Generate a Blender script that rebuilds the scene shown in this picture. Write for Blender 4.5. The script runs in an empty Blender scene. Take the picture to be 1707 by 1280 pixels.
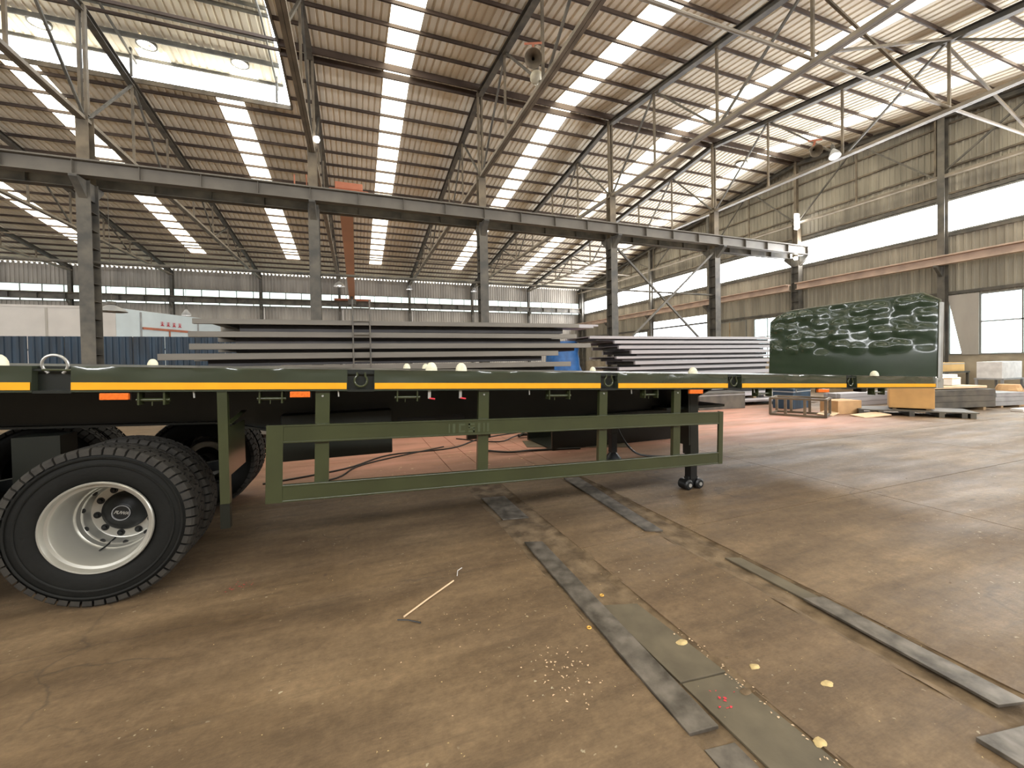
import bpy, math, random
from math import sin, cos, pi, radians, atan, sqrt
from mathutils import Vector, Matrix, noise
random.seed(7)
S = bpy.context.scene
COL = S.collection

# ---------------------------------------------------------------- camera
EYE = 1.57
yaw, pitch, roll = .3599, -.0169, -.0181
fwd = Vector((cos(pitch)*sin(yaw), cos(pitch)*cos(yaw), sin(pitch)))
rgt = Vector((cos(yaw), -sin(yaw), 0)); up = rgt.cross(fwd)
r2 = cos(roll)*rgt + sin(roll)*up; u2 = -sin(roll)*rgt + cos(roll)*up
cd = bpy.data.cameras.new('camera'); cam = bpy.data.objects.new('camera', cd); COL.objects.link(cam)
cam.matrix_world = Matrix(((r2.x, u2.x, -fwd.x, 0), (r2.y, u2.y, -fwd.y, 0), (r2.z, u2.z, -fwd.z, EYE), (0, 0, 0, 1)))
cd.sensor_width = 36; cd.lens = 689.2/1707*36; cd.shift_y = -24.5/1707; cd.clip_end = 300; cd.clip_start = .05
S.camera = cam

# ---------------------------------------------------------------- sky, exposure
W = bpy.data.worlds.new('world'); S.world = W; W.use_nodes = True
bg = W.node_tree.nodes['Background']; bg.inputs[0].default_value = (.86, .93, 1, 1); bg.inputs[1].default_value = 5.0
S.view_settings.view_transform = 'Standard'; S.view_settings.look = 'None'
S.view_settings.gamma = 1; S.view_settings.use_curve_mapping = False
S.view_settings.exposure = 0.60
SKYLIGHT = 4.5      # daylight through the glass-fibre roof strips
BANDLIGHT = 24.0     # daylight through the frosted wall windows

# ---------------------------------------------------------------- materials
def mat(name, col, rough=.6, metal=0, var=.15, scale=3, bump=0, bscale=20, col2=None, coat=0, emit=None, es=0, spec=.5, stretch=None, thr=(.35, .65), det=5):
    m = bpy.data.materials.new(name); m.use_nodes = True
    nt = m.node_tree; N = nt.nodes; L = nt.links; b = N['Principled BSDF']
    b.inputs['Roughness'].default_value = rough; b.inputs['Metallic'].default_value = metal
    b.inputs['Specular IOR Level'].default_value = spec
    if coat: b.inputs['Coat Weight'].default_value = coat; b.inputs['Coat Roughness'].default_value = .08
    c1 = (*col, 1)
    if var or col2:
        tc = N.new('ShaderNodeTexCoord'); mp = N.new('ShaderNodeMapping'); L.new(tc.outputs['Object'], mp.inputs[0])
        if stretch: mp.inputs['Scale'].default_value = stretch
        nz = N.new('ShaderNodeTexNoise'); nz.inputs['Scale'].default_value = scale; nz.inputs['Detail'].default_value = det
        L.new(mp.outputs[0], nz.inputs[0])
        rp = N.new('ShaderNodeValToRGB'); e = rp.color_ramp.elements
        e[0].position, e[1].position = thr
        c2 = (*col2, 1) if col2 else (*[min(1, x*(1+var)) for x in col], 1)
        e[0].color = (*[x*(1-var) for x in col], 1); e[1].color = c2
        L.new(nz.outputs[0], rp.inputs[0]); L.new(rp.outputs[0], b.inputs['Base Color'])
    else: b.inputs['Base Color'].default_value = c1
    if bump:
        tc = N.new('ShaderNodeTexCoord'); n2 = N.new('ShaderNodeTexNoise'); n2.inputs['Scale'].default_value = bscale; n2.inputs['Detail'].default_value = 6
        bp = N.new('ShaderNodeBump'); bp.inputs['Strength'].default_value = bump; bp.inputs['Distance'].default_value = .02
        L.new(tc.outputs['Object'], n2.inputs[0]); L.new(n2.outputs[0], bp.inputs['Height']); L.new(bp.outputs[0], b.inputs['Normal'])
    if emit:
        b.inputs['Emission Color'].default_value = (*emit, 1); b.inputs['Emission Strength'].default_value = es
    return m

M = {}
M['green'] = mat('green_paint', (.036, .043, .016), .32, var=.12, coat=.5, bump=.05, bscale=3)
M['green_rail'] = mat('green_rail_paint', (.034, .043, .026), .2, var=.1, coat=1, bump=.05, bscale=3)
M['green_gloss'] = mat('green_gloss_paint', (.030, .050, .026), .16, var=.08, coat=1)
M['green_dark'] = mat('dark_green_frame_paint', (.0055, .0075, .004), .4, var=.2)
M['stripe'] = mat('amber_reflective_tape', (.80, .36, .004), .4, var=.04, scale=8)
M['rubber'] = mat('tire_rubber', (.0045, .0047, .0035), .7, var=.2, spec=.3, scale=8, bump=.1, bscale=40)
M['tread'] = mat('dusty_tread_rubber', (.026, .023, .018), .78, var=.3, scale=12)
M['silver'] = mat('silver_wheel_paint', (.46, .45, .40), .32, metal=.6, var=.06)
M['black'] = mat('black_cast_iron', (.008, .009, .009), .4, var=.2)
M['orange_lens'] = mat('orange_lens', (.8, .16, .02), .25, var=.15, scale=60)
M['cone'] = mat('cream_rubber', (.72, .69, .52), .7, var=.1, scale=30)
M['zinc'] = mat('zinc_plate', (.5, .5, .47), .35, metal=.7, var=.1)
M['red'] = mat('red_plastic', (.6, .03, .05), .5, var=0)
M['steel_dk'] = mat('dark_column_steel', (.085, .080, .070), .6, var=.3, scale=2.5, col2=(.13, .115, .09))
M['steel_br'] = mat('brown_painted_steel', (.125, .10, .07), .65, var=.3, scale=2, col2=(.19, .15, .10))
M['chord'] = mat('tan_chord_steel', (.18, .15, .11), .55, var=.2, scale=2)
M['purlin'] = mat('purlin_steel', (.06, .037, .026), .7, var=.3, scale=1, col2=(.085, .058, .042))
M['roofsheet'] = mat('roof_sheet', (.80, .735, .615), .75, var=.10, scale=.35, stretch=(3, .25, 1), det=3)
M['cladding'] = mat('wall_cladding', (.26, .235, .185), .7, var=.2, scale=.8, stretch=(3, 3, .3), col2=(.33, .30, .235))
M['farclad'] = mat('far_wall_cladding', (.36, .33, .29), .75, var=.2, scale=.7, stretch=(2, 1, .3))
M['masonry'] = mat('plastered_plinth', (.36, .30, .215), .85, var=.2, scale=1.5)
M['pink'] = mat('pinkish_girder_paint', (.50, .37, .29), .6, var=.15, scale=2)
M['orange_lit'] = mat('lit_orange_paint', (.80, .42, .28), .5, var=.08, scale=.5)  # crane orange made paler, with the window light put into the colour
M['orange'] = mat('orange_crane_paint', (.40, .13, .065), .5, var=.15, scale=2)
M['slab_edge'] = mat('mill_steel', (.17, .155, .13), .55, metal=.2, var=.2, scale=1.2, stretch=(.3, 3, 3))
M['web_shaded'] = mat('shaded_beam_web', (.05, .045, .045), .6, var=.3, scale=1.5, stretch=(1, 3, 3))  # dark tone stands in for the shade inside the stack gaps
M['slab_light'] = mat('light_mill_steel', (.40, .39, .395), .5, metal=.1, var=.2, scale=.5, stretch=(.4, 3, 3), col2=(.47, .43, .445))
M['plate'] = mat('floor_steel_plate', (.11, .095, .075), .5, metal=.35, var=.35, scale=9, col2=(.21, .185, .155), bump=.15, bscale=15)
M['plate2'] = mat('dusty_floor_plate', (.115, .094, .060), .7, var=.2, scale=5, bump=.1)
M['dirt'] = mat('rusty_dirt', (.12, .078, .038), .95, var=.35, scale=7, col2=(.20, .14, .08), bump=.5, bscale=30)
M['timber'] = mat('timber', (.30, .21, .12), .85, var=.25, scale=4)
M['card'] = mat('cardboard', (.55, .34, .17), .85, var=.12, scale=3)
M['card_lt'] = mat('pale_cardboard', (.68, .50, .32), .85, var=.1, scale=3)
M['white'] = mat('white_panel', (.56, .52, .48), .5, var=.05, scale=1)
M['paleblue'] = mat('pale_blue_panel', (.55, .62, .64), .4, var=.05, scale=1)
M['bluefence'] = mat('blue_sheet', (.016, .030, .048), .5, var=.3, scale=1.2, stretch=(4, 1, .4), col2=(.02, .048, .085))
M['blue'] = mat('blue_tarp', (.02, .12, .36), .5, var=.25, scale=4)
M['grey'] = mat('grey_metal', (.32, .32, .32), .5, var=.15)
M['film'] = mat('white_film', (.75, .73, .72), .4, var=.1, scale=6)
M['lamp_white'] = mat('lamp_glass', (.8, .8, .8), .3, var=0, emit=(1, .97, .9), es=14)
M['void'] = mat('dark_subfloor', (.03, .022, .014), .95, var=.2)
M['frame'] = mat('window_frame', (.20, .20, .18), .6, var=.1)
M['faint'] = mat('faded_lettering', (.058, .070, .034), .4, var=0)

def emis(name, col, s, var=.0, scale=1.0):
    m = bpy.data.materials.new(name); m.use_nodes = True; nt = m.node_tree; N = nt.nodes; L = nt.links
    b = N['Principled BSDF']; b.inputs['Base Color'].default_value = (.8, .8, .75, 1); b.inputs['Roughness'].default_value = .5
    b.inputs['Emission Strength'].default_value = s
    if var:
        tc = N.new('ShaderNodeTexCoord'); nz = N.new('ShaderNodeTexNoise'); nz.inputs['Scale'].default_value = scale
        L.new(tc.outputs['Object'], nz.inputs[0]); rp = N.new('ShaderNodeValToRGB'); e = rp.color_ramp.elements
        e[0].position, e[1].position = .4, .6; e[0].color = (*[x*(1-var) for x in col], 1); e[1].color = (*col, 1)
        L.new(nz.outputs[0], rp.inputs[0]); L.new(rp.outputs[0], b.inputs['Emission Color'])
    else: b.inputs['Emission Color'].default_value = (*col, 1)
    return m
M['skylight'] = emis('glass_fibre_skylight', (1, .93, .74), SKYLIGHT)
M['bandglass'] = emis('frosted_window_glass', (.97, .98, 1), BANDLIGHT)
M['band_fill'] = emis('unseen_fill_window', (.97, .98, 1), 15.0)  # glow added as fill, for window bands out of view
M['farglass'] = emis('far_window_glass', (.74, .95, .90), 1.5, .25, .35)
M['farglow'] = emis('far_low_window_glass', (.85, 1, .93), 1.6, .2, .5)

def glass(name):
    m = bpy.data.materials.new(name); m.use_nodes = True; nt = m.node_tree; N = nt.nodes; L = nt.links
    for n in list(N): N.remove(n)
    o = N.new('ShaderNodeOutputMaterial'); mx = N.new('ShaderNodeMixShader'); t = N.new('ShaderNodeBsdfTransparent'); g = N.new('ShaderNodeBsdfGlossy')
    t.inputs[0].default_value = (.85, .97, .93, 1); g.inputs['Roughness'].default_value = .05; mx.inputs[0].default_value = .12
    L.new(t.outputs[0], mx.inputs[1]); L.new(g.outputs[0], mx.inputs[2]); L.new(mx.outputs[0], o.inputs[0]); return m
M['glass'] = glass('clear_window_glass')

def floor_mat():
    m = bpy.data.materials.new('workshop_concrete'); m.use_nodes = True; nt = m.node_tree; N = nt.nodes; L = nt.links; b = N['Principled BSDF']
    geo = N.new('ShaderNodeNewGeometry'); pos = geo.outputs['Position']
    def nz(sc, st=None, det=6, rough=.6):
        mp = N.new('ShaderNodeMapping'); L.new(pos, mp.inputs[0])
        if st: mp.inputs['Scale'].default_value = st
        n = N.new('ShaderNodeTexNoise'); n.inputs['Scale'].default_value = sc; n.inputs['Detail'].default_value = det; n.inputs['Roughness'].default_value = rough
        L.new(mp.outputs[0], n.inputs[0]); return n.outputs[0]
    def ramp(src, a, b_, ca, cb):
        r = N.new('ShaderNodeValToRGB'); e = r.color_ramp.elements; e[0].position = a; e[1].position = b_; e[0].color = (*ca, 1); e[1].color = (*cb, 1); L.new(src, r.inputs[0]); return r.outputs[0]
    def mix(fac, a, b_, mode='MIX'):
        x = N.new('ShaderNodeMix'); x.data_type = 'RGBA'; x.blend_type = mode
        if isinstance(fac, float): x.inputs[0].default_value = fac
        else: L.new(fac, x.inputs[0])
        for s, v in ((6, a), (7, b_)):
            if isinstance(v, tuple): x.inputs[s].default_value = (*v, 1)
            else: L.new(v, x.inputs[s])
        return x.outputs[2]
    base = ramp(nz(.55, (1, 1.4, 1)), .35, .66, (.142, .095, .053), (.226, .160, .094))
    streak = ramp(nz(1.1, (.35, 2.6, 1), 7, .7), .38, .62, (.78, .76, .74), (1.12, 1.12, 1.12))
    c = mix(1.0, base, streak, 'MULTIPLY')
    fine = ramp(nz(16, None, 8, .75), .3, .75, (.72, .70, .68), (1.22, 1.22, 1.20))
    c = mix(1.0, c, fine, 'MULTIPLY')
    c = mix(1.0, c, ramp(nz(70, (.5, 1.6, 1), 4, .6), .3, .75, (.86, .85, .84), (1.12, 1.12, 1.12)), 'MULTIPLY')
    sc2 = ramp(nz(4.5, (.22, 3.2, 1), 6, .7), .56, .70, (0, 0, 0), (.45, .45, .45)); c = mix(sc2, c, (.075, .052, .032))
    # pale plaster flecks
    fl = ramp(nz(30, None, 3, .5), .675, .71, (0, 0, 0), (1, 1, 1)); fm = ramp(nz(1.7, None, 3, .6), .50, .62, (0, 0, 0), (.8, .8, .8))
    c = mix(mix(1.0, fl, fm, 'MULTIPLY'), c, (.55, .50, .36))
    # hairline cracks
    mpc = N.new('ShaderNodeMapping'); L.new(pos, mpc.inputs[0])
    vd = N.new('ShaderNodeVectorMath'); vd.operation = 'ADD'; nd = N.new('ShaderNodeTexNoise'); nd.inputs['Scale'].default_value = 2.2; nd.inputs['Detail'].default_value = 5
    L.new(pos, nd.inputs[0]); sc_ = N.new('ShaderNodeVectorMath'); sc_.operation = 'SCALE'; sc_.inputs[3].default_value = .5; L.new(nd.outputs[1], sc_.inputs[0])
    L.new(mpc.outputs[0], vd.inputs[0]); L.new(sc_.outputs[0], vd.inputs[1])
    vo = N.new('ShaderNodeTexVoronoi'); vo.feature = 'DISTANCE_TO_EDGE'; vo.inputs['Scale'].default_value = .55; L.new(vd.outputs[0], vo.inputs[0])
    ck = ramp(vo.outputs[0], .0015, .006, (1, 1, 1), (0, 0, 0)); cm = ramp(nz(.9, None, 3, .5), .52, .6, (0, 0, 0), (.6, .6, .6))
    c = mix(mix(1.0, ck, cm, 'MULTIPLY'), c, (.06, .045, .03))
    # broad dusty and oily patches
    c = mix(1.0, c, ramp(nz(2.3, (.6, 1.3, 1), 8, .68), .36, .66, (.80, .78, .75), (1.18, 1.17, 1.14)), 'MULTIPLY')
    # dark spots
    ds = ramp(nz(9, None, 2, .4), .735, .77, (0, 0, 0), (.55, .55, .55)); c = mix(ds, c, (.07, .045, .03))
    # pink dust of ground-down primer on the far side of the trailer
    sx = N.new('ShaderNodeSeparateXYZ'); L.new(pos, sx.inputs[0])
    def band(out, lo, mid, hi, hi2):
        r = N.new('ShaderNodeMapRange'); r.inputs[1].default_value = lo; r.inputs[2].default_value = mid; L.new(out, r.inputs[0])
        q = N.new('ShaderNodeMapRange'); q.inputs[1].default_value = hi2; q.inputs[2].default_value = hi; L.new(out, q.inputs[0])
        x = N.new('ShaderNodeMath'); x.operation = 'MULTIPLY'; L.new(r.outputs[0], x.inputs[0]); L.new(q.outputs[0], x.inputs[1]); return x.outputs[0]
    def mul(a, b_):
        x = N.new('ShaderNodeMath'); x.operation = 'MULTIPLY'; L.new(a, x.inputs[0])
        if isinstance(b_, float): x.inputs[1].default_value = b_
        else: L.new(b_, x.inputs[1])
        return x.outputs[0]
    pk = mul(band(sx.outputs[1], 5.2, 7.0, 10.0, 12.0), band(sx.outputs[0], -3.0, 0.0, 10.5, 13.5))
    pn = ramp(nz(.8, (.5, 2, 1)), .30, .6, (.35, .35, .35), (1, 1, 1))
    c = mix(mul(pk, pn), c, (.62, .31, .23))
    L.new(c, b.inputs['Base Color'])
    rr = ramp(nz(1.3, (.5, 2, 1)), .35, .7, (.55, .55, .55), (.80, .80, .80)); L.new(rr, b.inputs['Roughness'])
    bp = N.new('ShaderNodeBump'); bp.inputs['Strength'].default_value = .45; bp.inputs['Distance'].default_value = .014
    L.new(nz(7, None, 9, .72), bp.inputs['Height']); L.new(bp.outputs[0], b.inputs['Normal']); return m
M['floor'] = floor_mat()

# ---------------------------------------------------------------- mesh helpers
class MB:
    def __init__(s): s.v = []; s.f = []
    def add(s, vs, fs):
        n = len(s.v); s.v += [tuple(v) for v in vs]; s.f += [tuple(i+n for i in f) for f in fs]; return s
    def box(s, x0, x1, y0, y1, z0, z1):
        return s.add([(x, y, z) for z in (z0, z1) for y in (y0, y1) for x in (x0, x1)],
                     [(0, 2, 3, 1), (4, 5, 7, 6), (0, 1, 5, 4), (2, 6, 7, 3), (0, 4, 6, 2), (1, 3, 7, 5)])
    def bar(s, p, q, w, h, upv=(0, 0, 1)):
        p, q = Vector(p), Vector(q); d = (q-p).normalized(); u = Vector(upv)
        if abs(d.dot(u)) > .98: u = Vector((0, 1, 0))
        a = d.cross(u).normalized()*w/2; b = a.cross(d).normalized()*h/2
        return s.add([c+sa*a+sb*b for c in (p, q) for sa, sb in ((-1, -1), (1, -1), (1, 1), (-1, 1))],
                     [(0, 1, 2, 3), (7, 6, 5, 4), (0, 4, 5, 1), (1, 5, 6, 2), (2, 6, 7, 3), (3, 7, 4, 0)])
    def tube(s, pts, r, n=8, closed=False):
        pts = [Vector(p) for p in pts]; k = len(pts); rings = []; u = None
        for i, p in enumerate(pts):
            a = pts[(i-1) % k] if (i or closed) else p; b = pts[(i+1) % k] if (i < k-1 or closed) else p
            d = (b-a).normalized()
            if u is None: u = d.orthogonal().normalized()
            u = (u-d*u.dot(d)).normalized(); w = d.cross(u)
            rings.append([p+r*(cos(2*pi*j/n)*u+sin(2*pi*j/n)*w) for j in range(n)])
        vs = [v for R in rings for v in R]; fs = []
        for i in range(k if closed else k-1):
            i2 = (i+1) % k
            for j in range(n): fs.append((i*n+j, i*n+(j+1) % n, i2*n+(j+1) % n, i2*n+j))
        if not closed: fs += [tuple(range(n))[::-1], tuple((k-1)*n+j for j in range(n))]
        return s.add(vs, fs)
    def lathe(s, prof, c=(0, 0, 0), axis='Y', n=48, close=False):
        """prof: (radius, along) pairs"""
        vs = []; fs = []; k = len(prof)
        for i in range(n):
            a = 2*pi*i/n
            for r, t in prof:
                if axis == 'Y': vs.append((c[0]+r*cos(a), c[1]+t, c[2]+r*sin(a)))
                elif axis == 'Z': vs.append((c[0]+r*cos(a), c[1]+r*sin(a), c[2]+t))
                else: vs.append((c[0]+t, c[1]+r*cos(a), c[2]+r*sin(a)))
        for i in range(n):
            j = (i+1) % n
            for q in range(k if close else k-1):
                q2 = (q+1) % k; fs.append((i*k+q, i*k+q2, j*k+q2, j*k+q))
        return s.add(vs, fs)
    def prism(s, poly, axis, a, b):
        """extrude 2-D outline: axis Y: (x,z); axis X: (y,z); axis Z: (x,y)"""
        def P(p, t): return {'Y': (p[0], t, p[1]), 'X': (t, p[0], p[1]), 'Z': (p[0], p[1], t)}[axis]
        n = len(poly)
        return s.add([P(p, a) for p in poly]+[P(p, b) for p in poly],
                     [tuple(range(n))[::-1], tuple(range(n, 2*n))]+[(i, (i+1) % n, n+(i+1) % n, n+i) for i in range(n)])
    def ibeam(s, p, q, h, w, tf=.018, tw=.012, side='Z'):
        """I-section along p->q; web upright"""
        p, q = Vector(p), Vector(q); upz = Vector((0, 0, 1)) if side == 'Z' else Vector((0, 1, 0))
        d = (q-p).normalized(); a = d.cross(upz).normalized(); b = a.cross(d).normalized()
        for o, ww, hh in ((b*(h/2-tf/2), w, tf), (-b*(h/2-tf/2), w, tf), (b*0, tw, h-2*tf)):
            s.bar(p+o, q+o, ww, hh, b)
        return s
    def mesh(s, name, m):
        me = bpy.data.meshes.new(name); me.from_pydata(s.v, [], s.f); me.materials.append(M[m] if isinstance(m, str) else m); me.update(); return me
    def build(s, name, m, parent=None, smooth=False, bevel=0, loc=None, fix=False):
        me = s.mesh(name, m)
        if fix or smooth:
            import bmesh
            bm = bmesh.new(); bm.from_mesh(me); bmesh.ops.recalc_face_normals(bm, faces=bm.faces); bm.to_mesh(me); bm.free()
        o = bpy.data.objects.new(name, me); COL.objects.link(o)
        if parent: o.parent = parent
        if loc: o.location = loc
        if smooth:
            me.polygons.foreach_set('use_smooth', [True]*len(me.polygons)); me.set_sharp_from_angle(angle=radians(smooth if smooth > 1 else 40))
        if bevel:
            b = o.modifiers.new('bevel', 'BEVEL'); b.width = bevel; b.segments = 2; b.limit_method = 'ANGLE'
        return o
def tag(o, label=None, cat=None, group=None, kind=None):
    if label: o['label'] = label
    if cat: o['category'] = cat
    if group: o['group'] = group
    if kind: o['kind'] = kind
    return o
def empty(name, loc=(0, 0, 0), label=None, cat=None, group=None, kind=None, parent=None):
    o = bpy.data.objects.new(name, None); o.empty_display_size = .2; COL.objects.link(o); o.location = loc
    if parent: o.parent = parent
    return tag(o, label, cat, group, kind)
def dupo(o, parent, loc=None):
    c = o.copy(); COL.objects.link(c); c.parent = parent
    if loc is not None: c.location = loc
    return c
def dup_tree(root, loc, rotz=None, **kw):
    r = root.copy(); COL.objects.link(r); r.location = loc
    if rotz is not None: r.rotation_euler[2] = rotz
    kids = [o for o in COL.objects if o.parent == root]
    for ch in kids:
        c = ch.copy(); COL.objects.link(c); c.parent = r
        for g in [o for o in COL.objects if o.parent == ch]:
            d = g.copy(); COL.objects.link(d); d.parent = c
    return tag(r, **kw)

# ---------------------------------------------------------------- building constants
XK = [22.0, 16.2, 10.4, 4.6, -1.2, -7.0, -12.8, -18.6, -24.4, -30.2, -36.0]
YR, YF, YN = 15.2, 38.3, -7.9          # ridge / middle columns, far wall, near wall
XL, XR = -36.3, 22.3
ZR, SL = 12.0, .127
roofz = lambda y: ZR - SL*abs(y-YR)

# ---------------------------------------------------------------- floor
flo = empty('floor', kind='structure')
MB().box(XL, XR, YN, YF, -.12, -.05).build('subfloor', 'void', flo)
xb = [XL, -30, -24, -18, -12, -7.5, -3.2, 1.27, 1.72, 2.52, 2.84, 5.5, 9.6, 13.7, 17.8, XR]
yb = [YN, -3, 3.03, 5.2, 7.2, 11.4, 15.6, 19.8, 24, 28.2, 33, YF]
for i in range(len(xb)-1):
    for j in range(len(yb)-1):
        w = xb[i+1]-xb[i]
        if w < .5 and yb[j] < 5 and yb[j] > -4: continue
        g = .005; MB().box(xb[i]+g, xb[i+1]-g, yb[j]+g, yb[j+1]-g, -.05, 0).build('concrete_slab', 'floor', flo)
# the two crane-rail troughs: rough dirt bed a little below the slabs
def trough(x0, x1, y0, y1):
    mb = MB(); nx, ny = 6, int((y1-y0)/.06); vs = []
    for j in range(ny+1):
        for i in range(nx+1):
            x = x0+(x1-x0)*i/nx; y = y0+(y1-y0)*j/ny
            vs.append((x, y, -.014+.012*noise.noise(Vector((x*9, y*5, 1)))+(.012 if i in (0, nx) else 0)))
    mb.add(vs, [(j*(nx+1)+i, j*(nx+1)+i+1, (j+1)*(nx+1)+i+1, (j+1)*(nx+1)+i) for j in range(ny) for i in range(nx)])
    mb.build('dirt_bed', 'dirt', flo)
trough(1.25, 1.74, -3, 5.2); trough(2.50, 2.86, -3, 5.2)

# ---------------------------------------------------------------- roof
cei = empty('ceiling', kind='structure')
STRIPS = [19.8, 14.0, 8.15, 1.6, -4.2, -10.05, -15.9, -21.7, -27.5, -33.3]
SW = .9
def sheet(x0, x1, y0, y1, th=.04, parent=cei, zf=roofz, name='roof_sheet', m='roofsheet', pitch=.24):
    n = max(1, round((x1-x0)/pitch)); p = (x1-x0)/n; prof = []
    for i in range(n):
        a = x0+i*p; prof += [(a, 0), (a+p*.62, 0), (a+p*.70, th), (a+p*.92, th)]
    prof.append((x1, 0)); vs = []
    for y in (y0, y1): vs += [(x, y, zf(y)+z) for x, z in prof]
    k = len(prof); MB().add(vs, [(i, i+1, k+i+1, k+i) for i in range(k-1)]).build(name, m, parent)
MON_X, MON_N, MON_F = -2.1, 12.3, 18.1
edges = sorted([XR]+[s+SW/2 for s in STRIPS]+[s-SW/2 for s in STRIPS]+[XL])
for a, b in zip(edges[:-1], edges[1:]):
    is_strip = any(abs((a+b)/2-s) < .01 for s in STRIPS)
    segs = []
    if is_strip: segs = [(a, b)]
    else:
        brk = [a, b]
        if a < MON_X < b: brk = [a, MON_X, b]
        for u, v in zip(brk[:-1], brk[1:]):
            n = max(1, round((v-u)/.96)); segs += [(u+(v-u)*i/n, u+(v-u)*(i+1)/n) for i in range(n)]
    for u, v in segs:
        cut = (u+v)/2 < MON_X
        f0 = MON_F if cut else YR; n0 = MON_N if cut else YR
        if is_strip:
            for y0, y1 in ((f0, 34.7), (-4.3, n0)):
                MB().add([(u, y0, roofz(y0)+.01), (v, y0, roofz(y0)+.01), (v, y1, roofz(y1)+.01), (u, y1, roofz(y1)+.01)], [(0, 1, 2, 3)]).build('skylight_panel', 'skylight', cei)
            sheet(u, v, 34.7, YF+.3); sheet(u, v, YN-.3, -4.3)
        else:
            sheet(u, v, f0, YF+.3); sheet(u, v, YN-.3, n0)
# purlins: C-sections, about a metre apart
def cpurlin(x0, x1, y, z, h=.105, w=.045, name='purlin', parent=cei, m='purlin'):
    mb = MB(); mb.box(x0, x1, y-.008, y+.008, z-h, z); mb.box(x0, x1, y, y+w, z-.012, z); mb.box(x0, x1, y, y+w, z-h, z-h+.012)
    mb.build(name, m, parent)
for k in range(0, 24):
    for sg in (-1, 1):
        if k == 0: y = YR+sg*.22
        else: y = YR+sg*(.35+k*1.0)
        if not (YN < y < YF): continue
        x0 = MON_X if MON_N-.1 < y < MON_F+.1 and k > 0 else XL
        if k == 0:
            cpurlin(MON_X, XR-.2, y, roofz(y)-.005, h=.22, name='ridge_purlin'); cpurlin(XL, MON_X, y, roofz(y)-.005, h=.09, name='ridge_purlin')
        else: cpurlin(x0, XR-.2, y, roofz(y)-.005)
for y in (MON_N, MON_F): MB().bar((XL, y, roofz(y)-.06), (MON_X, y, roofz(y)-.06), .05, .16).build('monitor_curb', 'steel_br', cei)
MB().bar((MON_X, MON_N, roofz(MON_N)-.05), (MON_X, YR, ZR-.05), .06, .18).bar((MON_X, YR, ZR-.05), (MON_X, MON_F, roofz(MON_F)-.05), .06, .18).build('monitor_curb', 'steel_br', cei)
# raised ridge monitor
mz = lambda y: 12.95-.13*abs(y-YR)
MS = [-3.7-2.72*i for i in range(12)]
x = MON_X-.32; xs = [x]
for c in MS:
    while x-.9 > c+.45+.3: x -= .9; xs.append(x)
    x = c+.45; xs.append(x); x = c-.45; xs.append(x)
for b, a in zip(xs[:-1], xs[1:]):
    isst = any(abs((a+b)/2-c) < .02 for c in MS)
    sheet(a, b, 11.9, YR, zf=mz, name='monitor_sheet')
    if isst:
        sheet(a, b, YR, 17.95, zf=mz, name='monitor_sheet')
        MB().add([(a, 17.95, mz(17.95)), (b, 17.95, mz(17.95)), (b, 18.5, mz(18.5)), (a, 18.5, mz(18.5))], [(0, 1, 2, 3)]).build('skylight_panel', 'skylight', cei)
    else: sheet(a, b, YR, 18.5, zf=mz, name='monitor_sheet')
for y in (12.0, 13.1, 14.3, 15.05, 15.35, 16.3, 17.3, 18.3): cpurlin(XL, MON_X-.3, y, mz(y)-.005, h=.10 if y != 17.3 else .15, name='monitor_purlin', m='steel_dk')
for xk in XK[5:]+[MON_X-.5]:
    mb = MB()
    for y in (12.4, 18.0): mb.bar((xk, y, roofz(y)), (xk, y, mz(y)), .07, .07)
    mb.bar((xk, 12, mz(12)-.2), (xk, YR, mz(YR)-.2), .05, .08).bar((xk, YR, mz(YR)-.2), (xk, 18.4, mz(18.4)-.2), .05, .08).build('monitor_frame', 'steel_dk', cei)
# round ventilator openings with clear domes beside the strips
for vx, vy, zf in ((-3.7, 17.62, mz), (-6.42, 17.62, mz), (-9.14, 17.62, mz), (19.2, 16.2, roofz)):
    z = zf(vy)
    MB().lathe([(.0, .0), (.14, -.012), (.25, -.05), (.25, -.075)], (vx, vy, z), 'Z', 24).build('ventilator_dome', 'skylight', cei, smooth=True)
    MB().lathe([(.25, .0), (.29, .0), (.29, -.09), (.25, -.09)], (vx, vy, z), 'Z', 24, True).build('ventilator_rim', 'steel_dk', cei)

# ---------------------------------------------------------------- walls
def rib_sheet_x(X, y0, y1, z0, z1, parent, m, name='wall_sheet', pitch=.22, d=.035):
    """vertical-ribbed sheet in a plane X = const (ribs stand inwards, -X)"""
    n = max(1, round((y1-y0)/pitch)); p = (y1-y0)/n; prof = []
    for i in range(n): a = y0+i*p; prof += [(a, 0), (a+p*.55, 0), (a+p*.65, d), (a+p*.9, d)]
    prof.append((y1, 0)); k = len(prof)
    vs = [(X-dd, y, z0) for y, dd in prof]+[(X-dd, y, z1 if not callable(z1) else z1(y)) for y, dd in prof]
    return MB().add(vs, [(i, i+1, k+i+1, k+i) for i in range(k-1)]).build(name, m, parent)
def rib_sheet_y(Y, x0, x1, z0, z1, parent, m, name='wall_sheet', pitch=.24, d=.035, s=-1):
    n = max(1, round((x1-x0)/pitch)); p = (x1-x0)/n; prof = []
    for i in range(n): a = x0+i*p; prof += [(a, 0), (a+p*.55, 0), (a+p*.65, d), (a+p*.9, d)]
    prof.append((x1, 0)); k = len(prof)
    vs = [(x, Y+s*dd, z0) for x, dd in prof]+[(x, Y+s*dd, z1) for x, dd in prof]
    return MB().add(vs, [(i, i+1, k+i+1, k+i) for i in range(k-1)]).build(name, m, parent)
wr = empty('wall_right', kind='structure')
YC = [YF-1.0, 32.6, 26.8, 21.0, 15.2, 9.4, 3.6, -2.2, YN+.2]      # gable columns
XW = 22.25
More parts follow.
